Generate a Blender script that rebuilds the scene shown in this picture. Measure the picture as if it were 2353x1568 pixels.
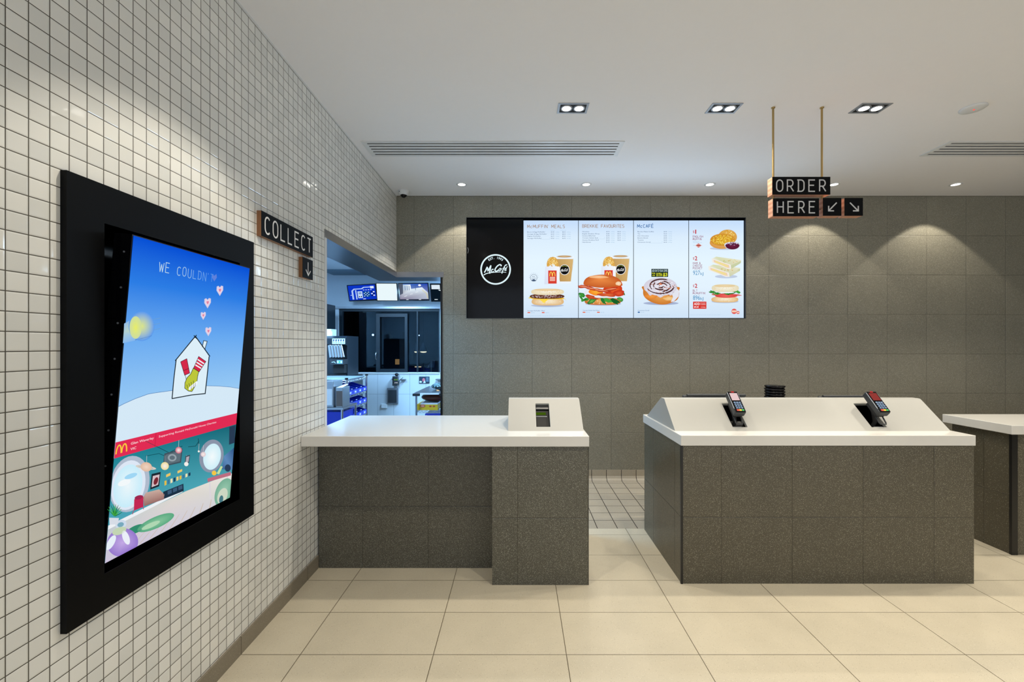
import bpy, bmesh, math, random
from mathutils import Vector, Matrix, Quaternion
random.seed(7)
PI = math.pi
for o in list(bpy.data.objects): bpy.data.objects.remove(o)
SC = bpy.context.scene
COL = SC.collection
CX, CY, F, H = 1191.0, 793.0, 985.0, 1.4      # vanishing point, focal length in px of a 2353x1568 frame, eye height

# ------------------------------------------------------------------ camera
cd = bpy.data.cameras.new('camera'); cam = bpy.data.objects.new('camera', cd); COL.objects.link(cam)
cam.location = (0, 0, H); cam.rotation_euler = (PI/2, 0, 0)
cd.sensor_width = 36; cd.lens = 36*F/2353; cd.shift_x = -(CX-1176.5)/2353; cd.shift_y = (CY-784)/2353
cd.clip_start = .02
SC.camera = cam
SC.view_settings.view_transform = 'Standard'; SC.view_settings.look = 'None'
SC.view_settings.exposure = 0.1; SC.view_settings.gamma = 1.0
SC.view_settings.use_curve_mapping = False
# ------------------------------------------------------------------ world: added cool fill light, let in by leaving the front side open
w = bpy.data.worlds.new('world'); SC.world = w; w.use_nodes = True
wb = w.node_tree.nodes['Background']; wb.inputs[0].default_value = (.74, .84, 1.0, 1); wb.inputs[1].default_value = 1.05
# power of the lamps
P_TWIN, P_WALL, P_ROOM, P_KIT, P_GLOW = 61.0, 29.0, 74.0, 110.0, 6.0
WARM = (1.0, .91, .76)
K_MENU, K_TV = .95, .92

# ------------------------------------------------------------------ helpers
def lin(r, g, b):
    f = lambda c: (c/255/12.92) if c/255 <= .04045 else ((c/255+.055)/1.055)**2.4
    return (f(r), f(g), f(b), 1.0)
def at(px, py, Y):                   # the point at depth Y seen at a pixel of the photograph
    return Vector(((px-CX)/F*Y, Y, H-(py-CY)/F*Y))
def XX(px, Y): return (px-CX)/F*Y
def ZZ(py, Y): return H-(py-CY)/F*Y

class MB:
    def __init__(s): s.v = []; s.f = []; s.mi = []; s.sm = []; s.cur = 0
    def add(s, vs, fs, smooth=False):
        b = len(s.v); s.v += [tuple(v) for v in vs]
        for f in fs: s.f.append([b+i for i in f]); s.mi.append(s.cur); s.sm.append(smooth)
        return s
    def box(s, x0, x1, y0, y1, z0, z1):
        x0, x1 = min(x0,x1), max(x0,x1); y0, y1 = min(y0,y1), max(y0,y1); z0, z1 = min(z0,z1), max(z0,z1)
        return s.add([(x0,y0,z0),(x1,y0,z0),(x1,y1,z0),(x0,y1,z0),(x0,y0,z1),(x1,y0,z1),(x1,y1,z1),(x0,y1,z1)],
              [(3,2,1,0),(4,5,6,7),(0,1,5,4),(1,2,6,5),(2,3,7,6),(3,0,4,7)])
    def obox(s, c, ax, ay, az, hx, hy, hz):
        c = Vector(c); ax, ay, az = Vector(ax)*hx, Vector(ay)*hy, Vector(az)*hz
        vs = [c+ax*i+ay*j+az*k for k in (-1,1) for i, j in ((-1,-1),(1,-1),(1,1),(-1,1))]
        return s.add(vs, [(3,2,1,0),(4,5,6,7),(0,1,5,4),(1,2,6,5),(2,3,7,6),(3,0,4,7)])
    def prism(s, poly, axis, a, b):          # poly 2D; axis the extrusion axis
        n = len(poly)
        def mk(p, t): return {0:(t,p[0],p[1]), 1:(p[0],t,p[1]), 2:(p[0],p[1],t)}[axis]
        vs = [mk(p,a) for p in poly]+[mk(p,b) for p in poly]
        fs = [list(range(n))[::-1], list(range(n,2*n))]+[(i,(i+1)%n,n+(i+1)%n,n+i) for i in range(n)]
        return s.add(vs, fs)
    def cyl(s, p0, p1, r0, r1=None, n=20, cap=True):
        p0, p1 = Vector(p0), Vector(p1); r1 = r0 if r1 is None else r1
        d = (p1-p0).normalized(); u = d.orthogonal().normalized(); v = d.cross(u)
        vs = [p0+(u*math.cos(2*PI*i/n)+v*math.sin(2*PI*i/n))*r0 for i in range(n)]
        vs += [p1+(u*math.cos(2*PI*i/n)+v*math.sin(2*PI*i/n))*r1 for i in range(n)]
        s.add(vs, [(i,(i+1)%n,n+(i+1)%n,n+i) for i in range(n)], True)
        if cap: s.add(vs, [list(range(n))[::-1], list(range(n,2*n))])
        return s
    def lathe(s, c, prof, n=24, axis='z', cap=False):  # prof [(r,h)]
        c = Vector(c); vs = []
        for r, h in prof:
            for i in range(n):
                a = 2*PI*i/n
                vs.append(c+Vector((r*math.cos(a), r*math.sin(a), h)))
        fs = [(j*n+i, j*n+(i+1)%n, (j+1)*n+(i+1)%n, (j+1)*n+i) for j in range(len(prof)-1) for i in range(n)]
        return s.add(vs, fs, True)
    def tube(s, pts, r, n=8):
        pts = [Vector(p) for p in pts]; u = None; rings = []
        for i, p in enumerate(pts):
            d = (pts[min(i+1,len(pts)-1)]-pts[max(i-1,0)]).normalized()
            if u is None: u = d.orthogonal().normalized()
            u = (u-d*u.dot(d)).normalized(); v = d.cross(u)
            rings.append([p+(u*math.cos(2*PI*k/n)+v*math.sin(2*PI*k/n))*r for k in range(n)])
        vs = [q for rg in rings for q in rg]; m = len(pts)
        fs = [(j*n+i, j*n+(i+1)%n, (j+1)*n+(i+1)%n, (j+1)*n+i) for j in range(m-1) for i in range(n)]
        s.add(vs, fs, True); s.add(vs, [list(range(n))[::-1], list(range((m-1)*n, m*n))]); return s
    def ball(s, c, rx, ry, rz, n=16, m=10, z0=-1, z1=1):
        c = Vector(c); vs = []
        a0, a1 = math.asin(z0), math.asin(z1)
        for j in range(m+1):
            t = a0+(a1-a0)*j/m
            for i in range(n):
                a = 2*PI*i/n; vs.append(c+Vector((rx*math.cos(a)*math.cos(t), ry*math.sin(a)*math.cos(t), rz*math.sin(t))))
        fs = [(j*n+i, j*n+(i+1)%n, (j+1)*n+(i+1)%n, (j+1)*n+i) for j in range(m) for i in range(n)]
        return s.add(vs, fs, True)
    def build(s, name, mats, parent=None, bevel=0, seg=2):
        me = bpy.data.meshes.new(name); me.from_pydata(s.v, [], s.f)
        for m in (mats if isinstance(mats, (list, tuple)) else [mats]): me.materials.append(m)
        for p, i, q in zip(me.polygons, s.mi, s.sm): p.material_index = i; p.use_smooth = q
        me.update()
        o = bpy.data.objects.new(name, me); COL.objects.link(o)
        if parent:
            o.parent = parent
            o.matrix_parent_inverse = Matrix.Translation(-parent.location) if parent.type == 'EMPTY' else Matrix.Identity(4)
        if bevel:
            b = o.modifiers.new('bevel', 'BEVEL'); b.width = bevel; b.segments = seg; b.limit_method = 'ANGLE'; b.harden_normals = False
        return o
def tag(o, label=None, cat=None, group=None, kind=None):
    if label: o['label'] = label
    if cat: o['category'] = cat
    if group: o['group'] = group
    if kind: o['kind'] = kind
    return o
def thing(name, loc, label, cat, group=None):
    o = bpy.data.objects.new(name, None); COL.objects.link(o); o.location = loc; o.empty_display_size = .05
    return tag(o, label, cat, group)
def struct(name, mb, mats, **k): return tag(mb.build(name, mats, **k), kind='structure')
def copy_tree(o, delta, label=None):
    c = o.copy(); COL.objects.link(c); c.location = o.location+Vector(delta)
    if label: c['label'] = label
    kids = [q for q in bpy.data.objects if q.parent == o]
    for ch in kids:
        d = ch.copy(); COL.objects.link(d); d.parent = c; d.matrix_parent_inverse = ch.matrix_parent_inverse.copy()
        for g in [q for q in bpy.data.objects if q.parent == ch]:
            e = g.copy(); COL.objects.link(e); e.parent = d; e.matrix_parent_inverse = g.matrix_parent_inverse.copy()
    return c

# ------------------------------------------------------------------ materials
class NT:
    def __init__(s, name):
        s.m = bpy.data.materials.new(name); s.m.use_nodes = True; s.t = s.m.node_tree; s.t.nodes.clear()
    def n(s, ty, **kw):
        o = s.t.nodes.new(ty)
        for k, v in kw.items():
            if k.startswith('i'):
                key = int(k[1:]) if k[1:].isdigit() else k[1:]
                s.put(o, key, v)
            else: setattr(o, k, v)
        return o
    def put(s, o, key, v):
        if hasattr(v, 'is_output') and v.is_output: s.t.links.new(v, o.inputs[key])
        elif hasattr(v, 'outputs'): s.t.links.new(v.outputs[0], o.inputs[key])
        else: o.inputs[key].default_value = v
    def math(s, op, a, b=0.0, c=0.0):
        o = s.n('ShaderNodeMath', operation=op); s.put(o, 0, a); s.put(o, 1, b)
        if op in ('SMOOTH_MIN','MULTIPLY_ADD','COMPARE'): s.put(o, 2, c)
        return o.outputs[0]
    def mix(s, f, a, b):
        o = s.n('ShaderNodeMix', data_type='RGBA'); s.put(o, 0, f); s.put(o, 6, a); s.put(o, 7, b); return o.outputs[2]
    def vmath(s, op, a, b=None):
        o = s.n('ShaderNodeVectorMath', operation=op); s.put(o, 0, a)
        if b is not None: s.put(o, 1, b)
        return o.outputs[0]
    def out(s, sh):
        o = s.n('ShaderNodeOutputMaterial'); s.t.links.new(sh.outputs[0] if hasattr(sh,'outputs') else sh, o.inputs[0]); return s.m
    def bsdf(s, color, rough=.5, metal=0.0, **kw):
        b = s.n('ShaderNodeBsdfPrincipled'); s.put(b, 'Base Color', color); s.put(b, 'Roughness', rough); s.put(b, 'Metallic', metal)
        for k, v in kw.items(): s.put(b, k.replace('_', ' '), v)
        return b
def plain(name, rgb, rough=.5, metal=0.0, noise=.04, **kw):
    m = NT(name); g = m.n('ShaderNodeNewGeometry')
    nz = m.n('ShaderNodeTexNoise', iVector=g.outputs['Position'], iScale=28.0)
    f = m.math('MULTIPLY_ADD', nz.outputs[0], noise*2, 1-noise)
    c = m.n('ShaderNodeVectorMath', operation='SCALE'); c.inputs[0].default_value = lin(*rgb)[:3]; m.put(c, 3, f)
    return m.out(m.bsdf(c.outputs[0], rough, metal, **kw))
def emit(name, rgb, k):
    m = NT(name); e = m.n('ShaderNodeEmission'); e.inputs[0].default_value = lin(*rgb); e.inputs[1].default_value = k
    return m.out(e)
def grid_nodes(m, pitch, off, width):
    """joint mask and per-tile cell vector; a joint along an axis is dropped on faces that look along that axis"""
    g = m.n('ShaderNodeNewGeometry'); sp = m.n('ShaderNodeSeparateXYZ', i0=g.outputs['Position']); sn = m.n('ShaderNodeSeparateXYZ', i0=g.outputs['True Normal'])
    mask = None; cells = []; dist = None
    for a in range(3):
        if pitch[a] is None: cells.append(0.0); continue
        q = m.math('DIVIDE', m.math('SUBTRACT', sp.outputs[a], off[a]), pitch[a])
        cells.append(m.math('FLOOR', q))
        fr = m.math('FRACT', q)
        d = m.math('MULTIPLY', m.math('MINIMUM', fr, m.math('SUBTRACT', 1.0, fr)), pitch[a])
        d = m.math('ADD', d, m.math('MULTIPLY', m.math('GREATER_THAN', m.math('ABSOLUTE', sn.outputs[a]), .5), 10.0))
        dist = d if dist is None else m.math('MINIMUM', dist, d)
    mask = m.math('LESS_THAN', dist, width/2)
    cv = m.n('ShaderNodeCombineXYZ')
    for a in range(3): m.put(cv, a, cells[a])
    return g, mask, dist, cv.outputs[0]
def stone(name, base, light, dark, sc, pitch, off, jw=.002, joint=(70,66,56), rough=.45, dens=.34, var=.05, spec=.5, jmix=1.0, size=.3):
    m = NT(name); g, mask, dist, cell = grid_nodes(m, pitch, off, jw)
    pos = g.outputs['Position']
    col = lin(*base)
    wn = m.n('ShaderNodeTexWhiteNoise', iVector=cell)
    big = m.n('ShaderNodeTexNoise', iVector=pos, iScale=5.0)
    big.inputs['Detail'].default_value = 4
    v = m.math('ADD', m.math('MULTIPLY_ADD', wn.outputs[0], 2*var, 1-var), m.math('MULTIPLY', m.math('SUBTRACT', big.outputs[0], .5), .22))
    c0 = m.n('ShaderNodeVectorMath', operation='SCALE'); c0.inputs[0].default_value = col[:3]; m.put(c0, 3, v)
    c = c0.outputs[0]
    for k, (cc, s2, dn, th) in enumerate(((light, sc, dens, size), (light, sc*2.1, dens*.9, size*1.1), (dark, sc*1.4, dens*.5, size))):
        vo = m.n('ShaderNodeTexVoronoi', iVector=m.vmath('ADD', pos, (k*3.7, k*1.3, k*2.1)), iScale=s2)
        sel = m.n('ShaderNodeSeparateColor', i0=vo.outputs['Color'])
        near = m.math('LESS_THAN', vo.outputs['Distance'], m.math('MULTIPLY_ADD', sel.outputs[1], th*.9, th*.4))
        f = m.math('MULTIPLY', near, m.math('LESS_THAN', sel.outputs[0], dn))
        f = m.math('MULTIPLY', f, m.math('MULTIPLY_ADD', sel.outputs[2], .6, .4))
        c = m.mix(f, c, lin(*cc))
    c = m.mix(m.math('MULTIPLY', mask, jmix), c, lin(*joint))
    bp = m.n('ShaderNodeBump', iHeight=m.math('MINIMUM', dist, .004), iStrength=.5, iDistance=1.0)
    b = m.bsdf(c, rough); m.put(b, 'Normal', bp); m.put(b, 'Specular IOR Level', spec)
    return m.out(b)
def mosaic(name, pitch, off):
    m = NT(name); g, mask, dist, cell = grid_nodes(m, pitch, off, .0026)
    wn = m.n('ShaderNodeTexWhiteNoise', iVector=cell)
    c = m.mix(wn.outputs[0], lin(216,217,213), lin(230,230,225))
    c = m.mix(mask, c, lin(74,70,60))
    r = m.math('MULTIPLY_ADD', mask, .6, .07)
    t = m.n('ShaderNodeVectorMath', operation='SCALE'); m.put(t, 0, m.vmath('SUBTRACT', wn.outputs['Color'], (.5,.5,.5))); t.inputs[3].default_value = .035
    nz = m.n('ShaderNodeTexNoise', iVector=g.outputs['Position'], iScale=22.0)
    t2 = m.n('ShaderNodeVectorMath', operation='SCALE'); m.put(t2, 0, m.vmath('SUBTRACT', nz.outputs['Color'], (.5,.5,.5))); t2.inputs[3].default_value = .05
    nn = m.vmath('NORMALIZE', m.vmath('ADD', m.vmath('ADD', g.outputs['Normal'], t), t2))
    h = m.math('MULTIPLY', m.math('MINIMUM', m.math('DIVIDE', dist, .0045), 1.0), .0012)
    bp = m.n('ShaderNodeBump', iHeight=h, iStrength=.9, iDistance=1.0, iNormal=nn)
    b = m.bsdf(c, r); m.put(b, 'Normal', bp)
    return m.out(b)
def wood(name, a, b, axis, per):
    m = NT(name); g = m.n('ShaderNodeNewGeometry'); sp = m.n('ShaderNodeSeparateXYZ', i0=g.outputs['Position'])
    st = m.math('SINE', m.math('MULTIPLY', sp.outputs[axis], 2*PI/per))
    mp = m.vmath('MULTIPLY', g.outputs['Position'], (60.0, 60.0, 8.0))
    nz = m.n('ShaderNodeTexNoise', iVector=mp, iScale=1.0)
    f = m.math('ADD', m.math('MULTIPLY_ADD', st, .28, .3), m.math('MULTIPLY', nz.outputs[0], .5))
    return m.out(m.bsdf(m.mix(f, lin(*a), lin(*b)), .5))
def screen_mat(name, k):
    m = NT(name); a = m.n('ShaderNodeVertexColor', layer_name='Col')
    e = m.n('ShaderNodeEmission', i0=a.outputs[0]); e.inputs[1].default_value = k
    return m.out(e)

M = {}
M['mosaic'] = mosaic('white_mosaic', (None, .05, .05), (0, .0045, .0335))
M['ceiling'] = plain('ceiling_paint', (232,231,232), .9, noise=.01)
M['wallstone'] = stone('grey_terrazzo', (123,120,107), (192,188,172), (74,72,62), 230, (.408, None, .408), (-.672, 0, .082), .0036, (92,88,77), rough=.45, jmix=.7, dens=.6)
M['basestoneL'] = stone('dark_terrazzo_left', (78,76,66), (182,180,166), (34,33,28), 210, (.411, .41, .45), (-.566, 2.69, -.0624), .003, (56,53,45), rough=.33, dens=.42, jmix=.75)
M['basestoneE'] = stone('dark_terrazzo_end', (82,80,69), (182,180,166), (34,33,28), 210, (.411, .41, .45), (-.005, 2.50, -.0594), .003, (58,55,47), rough=.33, dens=.42, jmix=.75)
M['basestoneR'] = stone('dark_terrazzo_right', (78,73,59), (180,175,156), (34,33,28), 210, (.4155, .41, .45), (1.190, 2.62, -.06), .003, (56,52,43), rough=.33, dens=.42, jmix=.75)
M['floor'] = stone('cream_floor_tile', (194,185,164), (206,198,178), (150,140,120), 170, (.601, .306, None), (.217, 1.937, 0), .003, (88,78,58), rough=.42, dens=.3, var=.02, spec=.4)
M['quarry'] = stone('quarry_floor_tile', (164,154,136), (180,172,152), (130,120,104), 150, (.1535, .1533, .5), (.604, 3.268, .4), .006, (46,40,34), rough=.5, dens=.3, var=.05)
M['skirt'] = stone('skirting_tile', (128,120,104), (150,142,124), (100,92,78), 170, (None, .612, None), (0, 1.937, 0), .003, (80,70,54), rough=.5, dens=.3, var=.03)
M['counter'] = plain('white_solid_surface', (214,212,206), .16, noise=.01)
M['hood'] = plain('matt_dimmed_surface', (168,167,161), .5, noise=.01)  # same material as the white countertop, colour darkened to tame the light on it
M['black'] = plain('satin_black_metal', (3,4,6), .5, Specular_IOR_Level=.12)
M['gloss'] = plain('gloss_black', (5,5,7), .1, Specular_IOR_Level=.22)
M['matte'] = plain('matte_black', (14,14,15), .7)
M['strip'] = plain('black_edge_strip', (8,8,9), .3)
M['steel'] = plain('brushed_steel', (165,165,168), .28, 1.0)
M['chrome'] = plain('chrome_wire', (190,192,196), .2, 1.0)
M['white'] = plain('white_enamel', (215,217,218), .4)
M['greyrim'] = plain('grey_fitting_metal', (150,156,164), .4, .3)
M['brass'] = plain('brass_rod', (176,150,100), .35, .8)
M['plyX'] = wood('plywood_wall_sign', (92,58,32), (158,110,70), 0, .0075)
M['plyY'] = wood('plywood_hanging_sign', (214,168,140), (170,116,88), 2, .03)
M['letter'] = plain('white_lettering', (232,230,226), .5)
M['blueplastic'] = plain('blue_plastic', (10,44,190), .3)
M['darkgrey'] = plain('dark_grey_plastic', (44,47,50), .4)
M['midgrey'] = plain('mid_grey_plastic', (98,102,108), .45)
M['menu'] = screen_mat('menu_display_image', K_MENU)
M['tv'] = screen_mat('wall_display_image', K_TV)
M['sign'] = screen_mat('kitchen_display_image', 1.0)
M['print'] = None
def print_mat():
    m = NT('printed_paper'); a = m.n('ShaderNodeVertexColor', layer_name='Col'); return m.out(m.bsdf(a.outputs[0], .5))
M['print'] = print_mat()
M['lamp'] = emit('lamp_face', (255,250,240), 9.0)

# ------------------------------------------------------------------ flat artwork (screens, prints, lettering)
def hexc(c):
    return lin(*c)
class Art:
    """flat coloured shapes on a plane: O origin, U right, V up, N towards the viewer; tf maps drawing units to metres on the plane"""
    def __init__(s, O, U, V, N, tf=None, step=.0003):
        s.O, s.U, s.V, s.N = Vector(O), Vector(U).normalized(), Vector(V).normalized(), Vector(N).normalized()
        s.tf = tf or (lambda x, y: (x, y)); s.v = []; s.f = []; s.c = []; s.step = step
    def px(s, x, y):                  # a photograph pixel -> metres on this plane
        d = Vector(((x-CX)/F, 1, -(y-CY)/F)); o = Vector((0,0,H))
        t = (s.O-o).dot(s.N)/d.dot(s.N); p = o+d*t-s.O
        return p.dot(s.U), p.dot(s.V)
    def crop(s, x0, y0, sc): s.tf = lambda x, y: s.px(x0+x/sc, y0+y/sc); return s
    def P(s, p, L):
        u, v = s.tf(p[0], p[1]); return s.O+s.U*u+s.V*v+s.N*(L*s.step)
    def poly(s, pts, col, L=1, cols=None):
        b = len(s.v); s.v += [s.P(p, L) for p in pts]; s.f.append(list(range(b, b+len(pts))))
        s.c.append([hexc(c) for c in cols] if cols else [hexc(col)]*len(pts)); return s
    def rect(s, x0, y0, x1, y1, col, L=1, cb=None):
        return s.poly([(x0,y0),(x1,y0),(x1,y1),(x0,y1)], col, L, [col,col,cb,cb] if cb else None)
    def ell(s, cx, cy, rx, ry, col, L=1, cc=None, n=36, a0=0, a1=360, rot=0):
        cr, sr = math.cos(math.radians(rot)), math.sin(math.radians(rot))
        pts = []
        for i in range(n+1 if a1-a0 < 360 else n):
            a = math.radians(a0+(a1-a0)*i/n); x, y = rx*math.cos(a), ry*math.sin(a)
            pts.append((cx+x*cr-y*sr, cy+x*sr+y*cr))
        return s.fan((cx,cy), pts, col, L, cc or col, a1-a0 >= 360)
    def fan(s, c, pts, col, L=1, cc=None, close=True):
        n = len(pts)
        for i in range(n if close else n-1):
            s.poly([c, pts[i], pts[(i+1)%n]], col, L, [cc or col, col, col])
        return s
    def ring(s, cx, cy, r0, r1, col, L=1, n=48, a0=0, a1=360, ky=1.0):
        for i in range(n):
            a, b = math.radians(a0+(a1-a0)*i/n), math.radians(a0+(a1-a0)*(i+1)/n)
            q = lambda r, t: (cx+r*math.cos(t), cy+r*math.sin(t)*ky)
            s.poly([q(r0,a),q(r1,a),q(r1,b),q(r0,b)], col, L)
        return s
    def stroke(s, pts, w, col, L=1, w1=None):
        pts = [p for i, p in enumerate(pts) if i == 0 or math.hypot(p[0]-pts[i-1][0], p[1]-pts[i-1][1]) > w*1e-3]
        n = len(pts); w1 = w if w1 is None else w1
        if n < 2: return s
        for i in range(1, n-1):      # break at hairpin corners so that no mitre grows out of them
            ax, ay, bx, by = pts[i][0]-pts[i-1][0], pts[i][1]-pts[i-1][1], pts[i+1][0]-pts[i][0], pts[i+1][1]-pts[i][1]
            if (ax*bx+ay*by) < -.15*math.hypot(ax,ay)*math.hypot(bx,by):
                wm = w+(w1-w)*i/(n-1); e = .3*wm/math.hypot(ax,ay)
                s.stroke(pts[:i]+[(pts[i][0]+ax*e, pts[i][1]+ay*e)], w, col, L, wm); return s.stroke(pts[i:], wm, col, L+.25, w1)
        closed = n > 3 and math.hypot(pts[0][0]-pts[-1][0], pts[0][1]-pts[-1][1]) < w*.05
        dr = []
        for i in range(n-1):
            dx, dy = pts[i+1][0]-pts[i][0], pts[i+1][1]-pts[i][1]; d = math.hypot(dx, dy); dr.append((dx/d, dy/d))
        A, B = [], []
        for i in range(n):
            a = (w+(w1-w)*i/max(1,n-1))/2
            d0 = dr[i-1] if i > 0 else (dr[-1] if closed else dr[0]); d1 = dr[i] if i < n-1 else (dr[0] if closed else dr[-1])
            nx, ny = -(d0[1]+d1[1]), d0[0]+d1[0]; l = math.hypot(nx, ny)
            if l < .35: nx, ny = -d1[1], d1[0]; k = a
            else: nx /= l; ny /= l; k = min(a/max(.3, nx*-d1[1]+ny*d1[0]), a*2.2)
            A.append((pts[i][0]+nx*k, pts[i][1]+ny*k)); B.append((pts[i][0]-nx*k, pts[i][1]-ny*k))
        for i in range(n-1): s.poly([A[i], A[i+1], B[i+1], B[i]], col, L)
        return s
    def blob(s, cx, cy, rx, ry, col, L=1, cc=None, amp=.12, n=40, seed=0, rot=0):
        rn = random.Random(seed); ph = [rn.uniform(0,6.28) for _ in range(5)]
        cr, sr = math.cos(math.radians(rot)), math.sin(math.radians(rot)); pts = []
        for i in range(n):
            a = 2*PI*i/n; k = 1+amp*sum(math.sin((j+2)*a+ph[j])/(1+j*.4) for j in range(5))/2
            x, y = rx*k*math.cos(a), ry*k*math.sin(a); pts.append((cx+x*cr-y*sr, cy+x*sr+y*cr))
        return s.fan((cx,cy), pts, col, L, cc)
    def speck(s, cx, cy, rx, ry, cols, count, size, L=2, seed=1):
        rn = random.Random(seed)
        for _ in range(count):
            a = rn.uniform(0, 2*PI); r = math.sqrt(rn.random()); z = size*rn.uniform(.5,1.3)
            x, y = cx+rx*r*math.cos(a), cy+ry*r*math.sin(a)
            s.poly([(x+z*math.cos(k*PI/3+a)*rn.uniform(.6,1.2), y+z*.7*math.sin(k*PI/3+a)) for k in range(6)], rn.choice(cols), L)
        return s
    def text(s, txt, x, y, h, col, L=2, width=None, up=-1, bold=0, shear=0):
        """built-in font; h = cap height, (x, y) = left end of the baseline, width = forced length; up=-1 where y grows downwards"""
        cu = bpy.data.curves.new('t', 'FONT'); cu.body = txt; cu.size = 1; cu.offset = bold; cu.resolution_u = 3
        ob = bpy.data.objects.new('t', cu); me = bpy.data.meshes.new_from_object(ob)
        if len(me.vertices):
            x1 = max(v.co.x for v in me.vertices); x0 = min(v.co.x for v in me.vertices)
            k = h/.729; kx = k if width is None else width/(x1-x0)
            b = len(s.v); s.v += [s.P((x+(v.co.x-x0)*kx+v.co.y*k*shear, y+up*v.co.y*k), L) for v in me.vertices]
            for p in me.polygons: s.f.append([b+i for i in p.vertices]); s.c.append([hexc(col)]*len(p.vertices))
        bpy.data.objects.remove(ob); bpy.data.curves.remove(cu); bpy.data.meshes.remove(me); return s
    def glyphs(s, txt, x, y, h, w, pitch, sw, col, L=2, up=-1):
        """line lettering; (x, y) = centre of the first letter's baseline; w, h = letter size"""
        for n_, ch in enumerate(txt):
            if ch != ' ':
                for i, pl in enumerate(GLY.get(ch, [])): s.stroke([(x+(px-.5)*w, y+up*py*h) for px, py in pl], sw, col, L+.5*i)
            x += pitch*(ADV.get(ch, 1.0)+ADV.get(txt[n_+1] if n_+1 < len(txt) else ch, 1.0))/2
        return s
    def build(s, name, mat, parent=None):
        me = bpy.data.meshes.new(name); me.from_pydata(s.v, [], s.f); me.materials.append(mat)
        ca = me.color_attributes.new('Col', 'FLOAT_COLOR', 'CORNER'); k = 0
        for p, cs in zip(me.polygons, s.c):
            for j, li in enumerate(p.loop_indices): ca.data[li].color = cs[j]
        me.update(); o = bpy.data.objects.new(name, me); COL.objects.link(o)
        if parent:
            o.parent = parent
            o.matrix_parent_inverse = Matrix.Translation(-parent.location) if parent.type == 'EMPTY' else Matrix.Identity(4)
        return o
ADV = {'I': .45, '\'': .45, ' ': .8, 'M': 1.12}
def smooth(pts, closed=False, m=5):
    n = len(pts); out = []
    g = (lambda i: pts[i % n]) if closed else (lambda i: pts[min(max(i, 0), n-1)])
    for i in range(n if closed else n-1):
        p0, p1, p2, p3 = g(i-1), g(i), g(i+1), g(i+2)
        for k in range(m):
            t = k/m
            out.append(tuple(.5*(2*p1[a]+(p2[a]-p0[a])*t+(2*p0[a]-5*p1[a]+4*p2[a]-p3[a])*t*t+(3*p1[a]-p0[a]-3*p2[a]+p3[a])*t**3) for a in (0, 1)))
    return out if closed else out+[pts[-1]]
def arc(cx, cy, rx, ry, a0, a1, n=10):
    return [(cx+rx*math.cos(math.radians(a0+(a1-a0)*i/n)), cy+ry*math.sin(math.radians(a0+(a1-a0)*i/n))) for i in range(n+1)]
def bowl(x0, y0, y1, r=.5): return arc(x0, (y0+y1)/2, r, (y1-y0)/2, 90, -90)
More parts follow.
